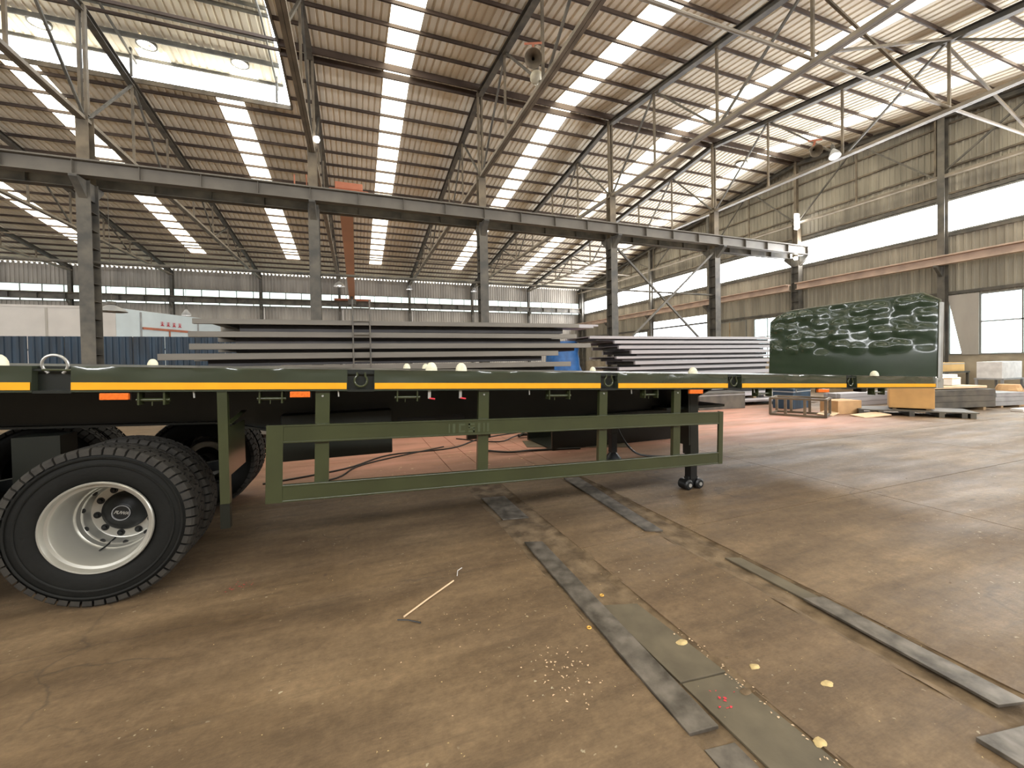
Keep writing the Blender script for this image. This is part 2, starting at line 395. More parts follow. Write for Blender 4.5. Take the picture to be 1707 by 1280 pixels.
def span(a, b, w): n = max(1, round((b-a)/w)); return [(a+(b-a)*i/n, a+(b-a)*(i+1)/n) for i in range(n)]
BL, BH = 6.46, 7.64
for y0, y1 in span(YN, YF, 1.0):
    rib_sheet_x(XW, y0, y1, BH+.06, lambda y: roofz(y)+.05, wr, 'cladding')
# lower part, bay by bay: (y0, y1, kind)
low = [(YN, 4.2, 'wall'), (4.2, 8.47, 'win'), (8.47, 8.92, 'wall'), (8.92, 9.36, 'win2'), (9.36, 16.3, 'wall'), (16.3, 18.0, 'win'), (18.0, 18.5, 'wall'),
       (18.5, 20.9, 'cab'), (20.9, 21.5, 'wall'), (21.5, 26.9, 'door'), (26.9, 27.6, 'wall'), (27.6, 29.6, 'win'), (29.6, YF, 'wall')]
SILL, HEAD = 1.6, 3.88
for y0, y1, k in low:
    if k == 'door':
        for a, b in span(y0, y1, 1.0): rib_sheet_x(XW, a, b, 4.55, BL, wr, 'cladding')
        continue
    base = MB().box(XW-.02, XW+.22, y0, y1, 0, SILL-.04); base.build('plinth', 'masonry', wr)
    if k == 'wall':
        for a, b in span(y0, y1, 1.0): rib_sheet_x(XW, a, b, SILL-.04, BL, wr, 'cladding')
    else:
        for a, b in span(y0, y1, 1.0): rib_sheet_x(XW, a, b, HEAD, BL, wr, 'cladding')
        w = empty('window_%d' % (1+[q[0] for q in low].index(y0)), kind='structure')
        mb = MB(); t = .05
        mb.box(XW-.05, XW+.03, y0, y1, SILL-t, SILL).box(XW-.05, XW+.03, y0, y1, HEAD-t, HEAD)
        mb.box(XW-.05, XW+.03, y0, y0+t, SILL, HEAD-t).box(XW-.05, XW+.03, y1-t, y1, SILL, HEAD-t)
        mb.build('window_frame', 'frame', w)
        if k == 'win':
            zt = SILL+1.2
            MB().box(XW-.04, XW+.02, y0+t, y1-t, zt-.025, zt+.025).build('transom', 'frame', w)
            n = max(1, round((y1-y0)/1.05)); p = (y1-y0-2*t)/n
            for i in range(1, n): MB().box(XW-.04, XW+.02, y0+t+i*p-.02, y0+t+i*p+.02, SILL, HEAD-t).build('mullion', 'frame', w)
            for i in range(n):
                for za, zb in ((SILL, zt-.025), (zt+.025, HEAD-t)):
                    MB().add([(XW, y0+t+i*p+.02, za), (XW, y0+t+(i+1)*p-.02, za), (XW, y0+t+(i+1)*p-.02, zb), (XW, y0+t+i*p+.02, zb)], [(0, 1, 2, 3)]).build('pane', 'glass', w)
        elif k == 'win2':
            MB().add([(XW, y0+t, SILL), (XW, y1-t, SILL), (XW, y1-t, HEAD-t), (XW, y0+t, HEAD-t)], [(0, 1, 2, 3)]).build('pane', 'glass', w)
        else:
            for i, (a, b) in enumerate(span(y0+t, y1-t, 1.1)):
                MB().box(XW-.03, XW+.01, a+.03, b-.03, SILL, HEAD-t).build('board_panel', 'cladding', w)
                MB().box(XW-.05, XW-.02, b-.03, b+.03, SILL, HEAD-t).build('mullion', 'timber', w)
# band window under the roof
bw = empty('window_20', kind='structure')
MB().box(XW-.08, XW+.04, YN, YF, BL-.06, BL).build('window_sill', 'frame', bw)
MB().box(XW-.08, XW+.04, YN, YF, BH, BH+.06).build('window_head', 'frame', bw)
for a, b in zip(YC[1:], YC[:-1]):
    MB().add([(XW, a+.06, BL), (XW, b-.06, BL), (XW, b-.06, BH), (XW, a+.06, BH)], [(0, 1, 2, 3)]).build('pane', 'bandglass', bw)
# girts on the gable
for z in (7.95, 9.0, 9.9, 10.7):
    yy = min(YF, YR+(ZR-z)/SL)-.2; y2 = max(YN, YR-(ZR-z)/SL)+.2
    MB().bar((XW-.065, y2, z), (XW-.065, yy, z), .05, .07).build('girt', 'steel_br', wr)
for z in (BL-.14, BH+.16, 4.0): MB().bar((XW-.07, YN, z), (XW-.07, YF, z), .06, .12).build('girt', 'steel_dk', wr)

wf = empty('wall_back', kind='structure')
for x0, x1 in span(XL, XR, 1.16):
    rib_sheet_y(YF, x0, x1, 7.62, 8.98, wf, 'farclad')
    rib_sheet_y(YF, x0, x1, 0, 6.44, wf, 'farclad')
fw = empty('window_21', kind='structure')
MB().box(XL, XR, YF-.06, YF+.02, 7.56, 7.62).build('window_head', 'frame', fw)
MB().box(XL, XR, YF-.06, YF+.02, 6.40, 6.46).build('window_sill', 'frame', fw)
MB().box(XL, XR, YF-.05, YF+.02, 6.68, 6.93).build('transom', 'frame', fw)
for x0, x1 in span(XL, XR, 1.16):
    MB().box(x0-.03, x0+.03, YF-.05, YF, 6.46, 7.56).build('mullion', 'frame', fw)
    MB().add([(x0+.03, YF-.01, 6.93), (x1-.03, YF-.01, 6.93), (x1-.03, YF-.01, 7.56), (x0+.03, YF-.01, 7.56)], [(0, 1, 2, 3)]).build('pane', 'farglass', fw)
    MB().add([(x0+.03, YF-.01, 6.46), (x1-.03, YF-.01, 6.46), (x1-.03, YF-.01, 6.68), (x0+.03, YF-.01, 6.68)], [(0, 1, 2, 3)]).build('pane', 'farglow', fw)
ec = MB(); x = XL
while x < XR: ec.box(x, x+.15, YF-.03, YF, 8.97, 9.08); x += .27
tag(ec.build('eave_closure', 'farclad', wf), kind='stuff')
# near wall and left gable, both unseen; their glowing window bands are added as fill
wn = empty('wall_front', kind='structure')
for x0, x1 in span(XL, XR, 2.9):
    rib_sheet_y(YN, x0, x1, 7.64, 9.0, wn, 'farclad', s=1); rib_sheet_y(YN, x0, x1, 0, 6.46, wn, 'farclad', s=1)
    MB().add([(x0+.05, YN, 6.46), (x1-.05, YN, 6.46), (x1-.05, YN, 7.64), (x0+.05, YN, 7.64)], [(0, 1, 2, 3)]).build('pane', 'band_fill', wn)
wl = empty('wall_left', kind='structure')
for y0, y1 in span(YN, YF, 2.9):
    rib_sheet_x(XL, y0, y1, 7.64, roofz, wl, 'cladding', d=-.035); rib_sheet_x(XL, y0, y1, 0, 6.46, wl, 'cladding', d=-.035)
    MB().add([(XL, y0+.05, 6.46), (XL, y1-.05, 6.46), (XL, y1-.05, 7.64), (XL, y0+.05, 7.64)], [(0, 1, 2, 3)]).build('pane', 'band_fill', wl)
# ground outside the gable windows
MB().box(XR+.3, 60, -30, 60, -.3, -.1).build('yard_ground', 'floor', None)
tag(bpy.data.objects['yard_ground'], kind='structure')

# ---------------------------------------------------------------- columns, trusses, crane runways
order = ['against the gable wall', 'second from the gable wall', 'third from the gable wall', 'fourth from the gable wall', 'fifth from the gable wall, just left of the orange crane',
         'sixth from the gable wall, in front of the white box body', 'seventh from the gable wall, out of frame left', 'eighth from the gable wall, out of frame left', 'ninth from the gable wall, out of frame left', 'tenth from the gable wall, out of frame left', 'eleventh from the gable wall, out of frame left']
def make_column(label):
    t = empty('steel_column', (0, 0, 0), label, 'column', 'columns of the middle row')
    mb = MB(); mb.box(-.16, .16, -.2, -.184, .02, 6.85).box(-.16, .16, .184, .2, .02, 6.85).box(-.006, .006, -.184, .184, .02, 6.85); mb.build('column_shaft', 'steel_dk', t)  # lower shaft in darker steel than the upper, its shade put into the colour
    mb = MB(); mb.box(-.14, .14, -.15, -.135, 6.85, 8.75).box(-.14, .14, .135, .15, 6.85, 8.75).box(-.006, .006, -.135, .135, 6.85, 8.75); mb.build('upper_shaft', 'steel_br', t)
    MB().box(-.1, -.03, -.06, .06, 8.75, 11.8).box(.03, .1, -.06, .06, 8.75, 11.8).build('king_post', 'steel_br', t)
    MB().box(-.25, .25, -.3, .3, 0, .02).build('base_plate', 'steel_dk', t)
    MB().prism([(-.65, 6.84), (.65, 6.84), (.65, 6.78), (.2, 6.35), (-.2, 6.35), (-.65, 6.78)], 'X', -.09, .09).build('crane_bracket', 'steel_dk', t)
    mb = MB()
    for z in [1.5+.5*i for i in range(10)]: mb.box(-.15, .15, -.19, .19, z, z+.008)
    mb.build('stiffener', 'steel_dk', t)
    return t
c0 = make_column('grey H-section column of the middle row, '+order[0]); c0.location = (XK[0]-.1, YR, 0)
for k, x in enumerate(XK[1:], 1): dup_tree(c0, (x, YR, 0), label='grey H-section column of the middle row, '+order[k])

P_ = 2.8; NP = 8
tz = lambda d: 11.72-SL*d
def make_truss(label):
    t = empty('roof_truss', (0, 0, 0), label, 'truss', 'roof trusses')
    for sg in (1, -1):
        D = 23.0
        mb = MB(); mb.bar((0, 0, tz(0)+.09), (0, sg*D, tz(D)+.09), .19, .018).bar((0, 0, tz(0)-.09), (0, sg*D, tz(D)-.09), .19, .018)
        mb.bar((0, 0, tz(0)), (0, sg*D, tz(D)), .014, .17).build('top_chord', 'steel_dk', t)
        mb = MB(); mb.bar((-.05, 0, 8.6), (-.05, sg*D, 8.6), .09, .1).bar((.05, 0, 8.6), (.05, sg*D, 8.6), .09, .1).build('bottom_chord', 'chord', t)
        for j in range(0, NP+1):
            y = j*P_
            if 0 < j: MB().bar((.0, sg*y, 8.6), (.0, sg*y, tz(y)), .065, .065).build('web_member', 'steel_br', t)
            if j < NP:
                a, b = (8.6, tz(y+P_)) if j % 2 == 0 else (tz(y), 8.6)
                MB().bar((.03, sg*y, a), (.03, sg*(y+P_), b), .06, .06).build('web_member', 'steel_dk', t)
    return t
t0 = make_truss('steel roof truss standing '+order[0]); t0.location = (XK[0]-.1, YR, 0)
for k, x in enumerate(XK[1:], 1): dup_tree(t0, (x, YR, 0), label='steel roof truss over the middle column '+order[k].split(',')[0])

# longitudinal ties between the trusses
def tie(name, p, q, r, label, m='chord', cat='tie bar', n=8):
    o = MB().tube([p, q], r, n).build(name, m, smooth=1); return tag(o, label, cat)
tie('tie_pipe', (XL, 6.8, 8.70), (XR-.1, 6.8, 8.70), .042, 'pale pipe tie running along the near trusses at bottom chord level')
tie('tie_pipe', (XL, 29.2, 8.72), (XR-.1, 29.2, 8.72), .04, 'thin pipe tie running along the far trusses at bottom chord level')
tie('column_tie', (XL, YR, 4.62), (16.3, YR, 4.62), .045, 'round tie bar joining the middle columns at mid height', 'steel_dk')
# sway braces in the last bays
def sway(p, q, label):
    tag(MB().bar(p, q, .06, .06).build('sway_brace', 'steel_br'), label, 'brace')
sway((10.45, 6.9, 10.6), (16.15, 6.9, 8.75), 'angle brace falling from the third to the second truss from the gable')
sway((10.45, 6.72, 8.8), (16.15, 6.72, 10.6), 'angle brace rising from the third to the second truss from the gable')
sway((16.25, 6.9, 10.6), (21.9, 6.9, 8.75), 'angle brace falling from the second truss to the gable wall')
# X brace between 2nd and 3rd columns
xb_ = empty('cross_brace', (0, 0, 0), 'X-shaped angle brace between the second and third middle columns from the gable', 'brace')
MB().bar((10.6, YR+.12, 6.6), (16.0, YR+.12, 2.0), .08, .08).build('brace_bar', 'steel_dk', xb_)
MB().bar((10.6, YR-.12, 2.0), (16.0, YR-.12, 6.6), .08, .08).build('brace_bar', 'steel_dk', xb_)
# runway girders, both sides of the middle row
def runway(y, z0, z1, x1, name, label, m='steel_dk', group=None):
    t = empty(name, (0, 0, 0), label, 'crane girder', group)
    h = z1-z0
    MB().box(XL, x1, y-.006, y+.006, z0, z1).build('girder_web', m, t)
    MB().box(XL, x1, y-.15, y+.15, z1-.018, z1).box(XL, x1, y-.035, y+.035, z1, z1+.07).build('top_flange', 'steel_br' if m == 'steel_dk' else m, t)
    MB().box(XL, x1, y-.13, y+.13, z0, z0+.018).build('bottom_flange', m, t)
    x = x1-.05
    st = MB().box(-.005, .005, -.12, .12, z0+.018, z1-.018).mesh('stiffener', m)
    while x > XL:
        o = bpy.data.objects.new('stiffener', st); COL.objects.link(o); o.parent = t; o.location = (x, y, 0); x -= 1.45
    return t
M['girder'] = mat('grey_girder_paint', (.135, .12, .098), .55, var=.15, scale=1.5)
runway(14.75, 6.86, 7.27, 22.0, 'runway_girder', 'riveted grey crane runway beam on the near side of the middle columns', 'girder')
runway(15.68, 6.84, 7.27, 22.0, 'runway_girder', 'dark crane runway beam on the far side of the middle columns', 'steel_dk')
runway(37.6, 6.5, 6.92, 22.0, 'runway_girder', 'crane runway beam along the far wall across the windows', 'steel_dk')
# gable girder
gg = empty('gable_girder', (0, 0, 0), 'pinkish box girder running along the gable wall below the band window', 'crane girder')
for ya, yb_ in ((YN+.1, YR-.22), (YR+.22, YF-.6)):
    MB().box(21.46, 21.76, ya, yb_, 5.08, 5.12).build('bottom_flange', 'pink', gg)
    MB().box(21.58, 21.64, ya, yb_, 5.12, 5.38).build('girder_web', 'pink', gg)
    MB().box(21.4, 21.79, ya, yb_, 5.38, 5.43).build('top_flange', 'pink', gg)
# gable and far wall posts
gp = None
gl = ['at the far corner', 'second from the far corner', 'third from the far corner', 'beside the open doorway', 'behind the middle row', 'right of the green headboard', 'near the yard windows, right edge', 'behind the camera side', 'at the near corner']
for i, y in enumerate(YC):
    if i == 4: continue
    t = empty('gable_post', (21.97, y, 0), 'grey wall post on the gable, '+gl[i], 'post', 'posts of the gable wall')
    mb = MB().box(-.17, -.155, -.11, .11, 0, roofz(y)-.3).box(.10, .115, -.11, .11, 0, roofz(y)-.3).box(-.155, .1, -.006, .006, 0, roofz(y)-.3); mb.build('post_shaft', 'steel_dk', t)
    MB().prism([(-.17, 4.65), (-.17, 5.07), (-.6, 5.07), (-.6, 5.0)], 'Y', -.05, .05).build('girder_bracket', 'steel_dk', t)
for i, x in enumerate(XK):
    t = empty('wall_post', (x, YF-.25, 0), 'dark post against the far wall, number %s from the gable corner' % ['one', 'two', 'three', 'four', 'five', 'six', 'seven', 'eight', 'nine', 'ten', 'eleven'][i], 'post', 'posts of the far wall')
    MB().box(-.1, .1, -.17, -.155, 0, 8.85).box(-.1, .1, .1, .115, 0, 8.85).box(-.006, .006, -.155, .1, 0, 8.85).build('post_shaft', 'steel_dk', t)
    MB().prism([(-.15, 6.1), (-.15, 6.49), (-.5, 6.49), (-.5, 6.4)], 'X', -.05, .05).build('girder_bracket', 'steel_dk', t)
    if i in (4, 5, 3): MB().tube([(.22, -.1, .1), (.22, -.1, 6.3)], .05, 8).build('drain_pipe', 'white', t, smooth=1)

# ---------------------------------------------------------------- overhead crane (orange)
cr = empty('overhead_crane', (0, 0, 0), 'orange overhead travelling crane spanning from the middle row to the far wall', 'crane')
MB().box(-.42, .02, 15.86, 37.4, 7.42, 7.44).box(-.42, .02, 15.86, 37.4, 6.94, 6.96).box(-.36, -.345, 15.86, 37.4, 6.96, 7.42).box(-.055, -.04, 15.86, 37.4, 6.96, 7.42).build('box_girder', 'orange_lit', cr)
MB().box(-1.75, 1.75, 15.55, 15.8, 7.36, 7.55).box(-1.9, -1.5, 15.5, 15.85, 7.34, 7.62).box(1.5, 1.9, 15.5, 15.85, 7.34, 7.5).build('end_carriage', 'orange', cr, bevel=.02)
MB().box(-.75, .55, 15.5, 15.95, 7.55, 7.68).box(-.55, .35, 15.5, 15.9, 7.68, 7.92).build('motor_housing', 'orange', cr, bevel=.03)
MB().box(-1.85, -1.15, 15.6, 15.75, 7.62, 7.66).box(-1.82, -1.78, 15.6, 15.64, 7.6, 8.0).box(-1.45, -1.42, 15.6, 15.64, 7.6, 8.05).build('buffer', 'orange', cr)
MB().box(-1.6, 1.3, 37.42, 37.75, 7.0, 7.16).build('end_carriage', 'orange', cr)
MB().box(-.5, .1, 34.6, 35.2, 6.3, 6.7).box(-.3, -.1, 34.7, 35.1, 6.7, 6.94).build('hoist', 'steel_dk', cr)
MB().tube([(-.2, 34.9, 6.3), (-.2, 34.9, 5.6)], .03, 6).build('hoist_rope', 'black', cr)

# ---------------------------------------------------------------- lamps
def highbay(loc, label, on=True, big=1, tilt=(0, 0), drop=.4):
    t = empty('highbay_lamp', loc, label, 'lamp'); s = big; t.rotation_euler = (tilt[0], tilt[1], 0)
    MB().lathe([(.05*s, .0), (.06*s, -.02), (.10*s, -.08), (.20*s, -.24), (.235*s, -.34), (.225*s, -.34), (.19*s, -.24), (.09*s, -.1), (.02*s, -.08)], (0, 0, 0), 'Z', 28).build('lamp_shade', 'grey', t, smooth=1)
    MB().lathe([(.0, -.12), (.05*s, -.14), (.075*s, -.22), (.05*s, -.3), (0, -.32)], (0, 0, 0), 'Z', 16).build('bulb', 'lamp_white' if on else 'film', t, smooth=1)
    MB().lathe([(.0, .16), (.07*s, .16), (.075*s, 0), (.05*s, 0)], (0, 0, 0), 'Z', 16).build('ballast_box', 'steel_dk', t, smooth=1)
    if drop > 1: drop = roofz(loc[1])-.01-loc[2]-.16
    MB().tube([(0, 0, .16), (0, 0, .16+drop)], .012, 6).build('hanger', 'steel_dk', t)
    return t
gl_ = empty('globe_lamp', (4.55, 9.9, 8.95), 'cream glass globe lamp on the fourth truss from the gable, beside the extractor horn', 'lamp')
MB().lathe([(0, -.17), (.1, -.14), (.165, -.05), (.17, .03), (.13, .12), (.07, .16), (0, .16)], (0, 0, 0), 'Z', 24).build('globe', mat('cream_glass', (.62, .58, .46), .3, var=.05), gl_, smooth=1)
MB().lathe([(0, .24), (.08, .24), (.085, .14), (.06, .13)], (0, 0, 0), 'Z', 18).build('cap', 'steel_dk', gl_, smooth=1)
highbay((15.95, 9.75, 8.9), 'high-bay lamp on the second truss from the gable', True, .8, (-.3, .2), .1)
highbay((4.5, 37.1, 8.45), 'lit high-bay lamp by the far wall under the truss right of the crane', True, 1.2)
highbay((10.3, 37.0, 8.5), 'lit high-bay lamp by the far wall, near the far corner', True, 1.2)
highbay((-1.0, 32, 7.55), 'large bright high-bay lamp hanging left of the orange crane', True, 1.7, (0, 0), 1.6)
highbay((-8.8, 28, 4.85), 'small lamp hanging in front of the white box body', True, 1.0, (0, 0), 5.2)
highbay((-11.2, 26, 4.75), 'big shallow dark lamp shade hanging over the white box body', False, 2.6, (0, 0), 5.2)
def fan(loc, rz, label):
    t = empty('horn_loudspeaker', loc, label, 'ventilator'); t.rotation_euler = (-1.0, 0, rz); t.scale = (.72, .72, .72)
    MB().lathe([(.08, .42), (.10, .3), (.14, .14), (.26, 0), (.30, -.06), (.285, -.06), (.24, 0), (.12, .14), (.05, .3)], (0, 0, 0), 'Z', 28).build('horn', 'steel_br', t, smooth=1)
    MB().lathe([(0, .6), (.12, .6), (.13, .42), (.08, .42)], (0, 0, 0), 'Z', 18).build('motor_can', 'steel_br', t, smooth=1)
    MB().box(-.04, .04, -.45, -.1, .35, .45).box(-.3, .3, -.46, -.4, .34, .46).build('mount_bar', 'orange', t)
    t.name = 'extractor_horn'
fan((4.2, 9.3, 8.95), -.4, 'brown round extractor horn hanging from the fourth truss from the gable')
fan((15.9, 10.3, 9.1), -.6, 'brown round extractor horn hanging from the second truss from the gable')
tl = empty('tube_lamp', (21.6, YR-.25, 8.25), 'bright white tube lamp upright on the column at the gable wall', 'lamp')
MB().box(-.1, .1, -.06, .06, 0, .75).build('tube', 'lamp_white', tl, bevel=.02)
MB().box(-.14, .14, .06, .09, -.05, .8).build('back_plate', 'grey', tl)
for p, l in (((21.55, 15.0, 6.72), 'lit flood lamp at the end of the runway beam by the gable column'), ((-1.06, 15.13, 9.05), 'small bright bulb on the fifth column from the gable, above the runway beam')):
    o = MB().lathe([(0, -.1), (.08, -.07), (.1, 0), (.08, .07), (0, .1)], (0, 0, 0), 'Z', 16).build('bulb_lamp', 'lamp_white', smooth=1, loc=p); tag(o, l, 'lamp')

# ---------------------------------------------------------------- white box body, blue fence
bx = empty('box_body', (-10.5, 30, 0), 'large white insulated box body standing behind the blue fence', 'container')
MB().box(-11, -2.35, 0, .08, .6, 5.1).build('side_panel', 'white', bx)
MB().box(-5.27, -5.17, -.02, 0, .6, 5.0).build('seam_strip', 'farclad', bx)
MB().box(-11, -2.3, -.03, 0, 5.02, 5.14).box(-2.42, -2.25, -.05, 0, .6, 5.1).build('corner_post', 'white', bx)
# its door end runs back towards the far wall
mb = MB().add([(-2.3, 0, .6), (1.0, 6.9, .6), (1.0, 6.9, 5.1), (-2.3, 0, 5.1), (-2.38, .05, .6), (.92, 6.95, .6), (.92, 6.95, 5.1), (-2.38, .05, 5.1)], [(0, 1, 2, 3), (7, 6, 5, 4), (0, 4, 5, 1), (3, 2, 6, 7), (1, 5, 6, 2), (0, 3, 7, 4)]); mb.build('end_panel', 'paleblue', bx)
def onend(a, z, d=-.03): u = a/7.65; return (-2.3+3.3*u+.9*(-d), 6.9*u+.43*d, z)
for a in (1.5, 5.6): MB().bar(onend(a, .6), onend(a, 5.0), .07, .07).build('door_seam', 'grey', bx)
MB().bar(onend(1.6, 4.05), onend(5.4, 4.05), .05, .14).build('red_bar', 'orange', bx)
MB().bar(onend(3.4, 3.2), onend(3.4, 4.05), .06, .1).build('red_bar', 'orange', bx)
for i in range(4):       # four illegible red characters
    a = 2.9+i*.42; mb = MB()
    for dz in (-.09, .02, .11): mb.bar(onend(a-.11, 4.42+dz), onend(a+.11, 4.42+dz), .02, .024)
    mb.bar(onend(a, 4.29), onend(a, 4.56), .02, .024).bar(onend(a-.1, 4.29), onend(a-.02, 4.39), .02, .024).bar(onend(a+.1, 4.29), onend(a+.02, 4.39), .02, .024)
    mb.build('red_character', 'red', bx)
bf = empty('blue_fence', (0, 20, 0), 'dark blue corrugated sheet fence in front of the white box body', 'fence')
x = -22.0
while x < -3.0:
    rib_sheet_y(0, x, x+.98, .05, 2.82, bf, 'bluefence', name='fence_panel', pitch=.2); x += 1.0
for x in [-22+2*i for i in range(10)]: MB().box(x-.03, x+.03, .02, .08, 0, 2.8).build('fence_post', 'steel_dk', bf)
MB().box(-22, -3.02, .02, .06, 2.3, 2.36).box(-22, -3.02, .02, .06, .5, .56).build('fence_rail', 'steel_dk', bf)
ct = MB().box(-.55, .55, -.4, .4, 0, .03)
for i in range(5): ct.box(-.5, .5, -.35+.15*i, -.3+.15*i, .03, 1.9)
o = MB()
blt = empty('tarp_bundle', (6.6, 12.6, 0), 'bright blue tarpaulin stuffed between the two steel stacks', 'tarpaulin')
vs = []; fs = []; n1, n2 = 14, 12
for i in range(n1):
    for j in range(n2):
        a = 2*pi*i/n1; h = 2.25*j/(n2-1); r = .75+.18*noise.noise(Vector((i*.9, j*.6, 2)))-.25*(j/(n2-1))**3
        vs.append((r*cos(a), .5*r*sin(a), h))
for i in range(n1):
    for j in range(n2-1): fs.append((i*n2+j, ((i+1) % n1)*n2+j, ((i+1) % n1)*n2+j+1, i*n2+j+1))
fs.append(tuple(i*n2+n2-1 for i in range(n1)))
MB().add(vs, fs).build('tarp', 'blue', blt, smooth=60)

# ---------------------------------------------------------------- steel stacks
def beam_layer(x0, x1, y0, y1, z0, z1, zb, label, group, m='slab_edge', tiltz=0, ins=.25):
    """one long welded frame: two edge beams with cross members"""
    t = empty('steel_platform', ((x0+x1)/2, y0, z0), label, 'steel platform', group); L = (x1-x0)/2; W = y1-y0; h = z1-z0
    t.rotation_euler[1] = tiltz
    MB().box(-L, L, 0, .09, 0, h).build('side_beam', m, t, bevel=.006)
    MB().box(-L, L, W-.09, W, 0, h).build('side_beam', m, t)
    MB().box(-L+.05, L-.05, .09, W-.09, h-.02, h-.005).build('top_plate', m, t)
    x = -L+.4
    while x < L-.2:
        MB().box(x, x+.07, .09, W-.09, .01, h-.02).build('cross_member', 'slab_edge', t); x += .8
    MB().box(-L+.7 if ins > .2 else -L+.3, L-.35, ins, W-.3, zb-z0, 0).build('bearer_web', 'web_shaded', t)  # web also fills the gap below; the gap's shade is in its colour
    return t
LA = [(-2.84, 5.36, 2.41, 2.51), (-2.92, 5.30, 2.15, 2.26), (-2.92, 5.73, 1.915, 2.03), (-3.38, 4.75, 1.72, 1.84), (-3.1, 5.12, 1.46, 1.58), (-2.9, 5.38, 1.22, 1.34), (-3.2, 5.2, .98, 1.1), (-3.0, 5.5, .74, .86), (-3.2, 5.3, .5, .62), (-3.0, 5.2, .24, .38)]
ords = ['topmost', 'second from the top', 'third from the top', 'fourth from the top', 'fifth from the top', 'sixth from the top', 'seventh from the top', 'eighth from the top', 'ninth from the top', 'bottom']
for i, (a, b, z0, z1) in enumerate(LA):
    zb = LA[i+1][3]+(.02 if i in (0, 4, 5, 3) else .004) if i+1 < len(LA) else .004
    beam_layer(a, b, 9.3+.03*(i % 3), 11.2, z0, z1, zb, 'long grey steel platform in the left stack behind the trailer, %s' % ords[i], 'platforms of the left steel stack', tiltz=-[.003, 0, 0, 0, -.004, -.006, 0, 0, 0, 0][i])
LB = [(7.0, 15.4, 2.28, 2.37), (7.9, 15.5, 2.12, 2.22), (8.1, 15.2, 1.95, 2.06), (8.55, 15.3, 1.78, 1.9), (8.0, 15.2, 1.62, 1.70), (8.7, 15.3, 1.42, 1.54), (8.1, 15.3, 1.24, 1.34), (8.5, 15.2, 1.0, 1.14), (8.2, 15.3, .72, .86), (8.5, 15.2, .44, .58), (8.3, 15.2, .16, .3)]
for i, (a, b, z0, z1) in enumerate(LB):
    zb = LB[i+1][3]+.004 if i+1 < len(LB) else .004
    beam_layer(a, b, 11.5-.05*(i % 2), 13.2, z0, z1, zb, 'long pale steel platform in the right stack, %s' % (ords[i] if i < 9 else ['lowest but one', 'lowest'][i-9]), 'platforms of the right steel stack', 'slab_light', ins=.12)
# light plates sticking out between the stacks
for i, (x, z, a) in enumerate(((4.4, 2.566, .03), (4.2, 2.513, .0))):
    o = MB().box(0, 2.2, 0, .8, 0, .05).build('steel_plate', 'slab_light', loc=(x, 10.3, z)); o.rotation_euler = (0, 0, a)
    tag(o, ['upper', 'lower'][i]+' pale plate sticking out above the gap between the steel stacks', 'steel plate')
# ladder leaning on the left stack
ld = empty('ladder', (-.05, 9.15, 0), 'thin metal ladder leaning on the left steel stack', 'ladder')
ld.rotation_euler[0] = radians(-3)
for x in (0, .34): MB().tube([(x, 0, 0), (x, 0, 2.95)], .016, 6).build('stile', 'steel_dk', ld)
for i in range(10): MB().tube([(0, 0, .25+.28*i), (.34, 0, .25+.28*i)], .011, 6).build('rung', 'steel_dk', ld)
# dark trapezoid body lying behind the landing legs
db = empty('steel_trough', (3.2, 6.55, 0), 'dark green tapered steel trough lying on the floor behind the landing legs', 'trough')
MB().prism([(0, 0), (3.15, 0), (2.45, .82), (0, .82)], 'Y', 0, .05).build('side_plate', 'green_dark', db)
MB().prism([(0, 0), (3.15, 0), (2.45, .82), (0, .82)], 'Y', 1.1, 1.15).build('side_plate', 'green_dark', db)
MB().box(0, 3.1, .05, 1.1, 0, .03).bar((3.12, .575, .02), (2.44, .575, .81), 1.05, .03, (0, 0, 1)).build('bottom_plate', 'green_dark', db)
MB().box(0, 2.4, -.02, .0, .34, .42).build('stiffening_rib', 'green', db)

# ================================================================= the trailer
TY, TA = 3.45, atan(.036)
tr = empty('flatbed_trailer', (0, TY, 1.534), 'dark green flatbed trailer with amber side stripes and a dented headboard', 'trailer')
tr.rotation_euler[1] = TA
bpy.context.view_layer.update()
TI = (Matrix.Translation((0, TY, 1.534)) @ Matrix.Rotation(TA, 4, 'Y')).inverted()
def wc(o):                       # mesh given in world coordinates, parented to the tilted trailer
    o.matrix_parent_inverse = TI; return o
X0, X1, TW = -5.4, 7.87, 2.6
POCK = [(-3.5, -3.3), (-1.885, -1.70), (-.065, .133), (2.22, 2.415), (3.86, 4.065), (5.88, 6.09)]
# side rails in lengths between the lashing pockets (thin sheet, slightly wavy)
def wavy(x0, x1, y, amp, side):
    n = max(2, int((x1-x0)/.04)); rows = [-.0, -.010, -.035, -.065, -.096, -.15, -.165]; vs = []
    for i in range(n+1):
        x = x0+(x1-x0)*i/n; e = min(1, i/2, (n-i)/2)
        for j, w in enumerate(rows):
            d = amp*e*noise.noise(Vector((x*2.1, w*9, side*5)))*(1 if 0 < j < 4 else (.2 if j == 0 else 0))
            vs.append((x, y+d, w))
    k = len(rows); m = len(vs); fs = [(i*k+j, i*k+j+1, (i+1)*k+j+1, (i+1)*k+j) for i in range(n) for j in range(k-1)]
    mb = MB().add(vs, fs); yi = y+side*.06
    mb.add([(x0, y, 0), (x1, y, 0), (x1, yi, 0), (x0, yi, 0), (x0, y, -.165), (x1, y, -.165), (x1, yi, -.165), (x0, yi, -.165)], [(0, 1, 2, 3), (7, 6, 5, 4), (0, 3, 7, 4), (1, 5, 6, 2)])
    return mb
ends = [X0]+[v for p in POCK for v in p]+[X1]
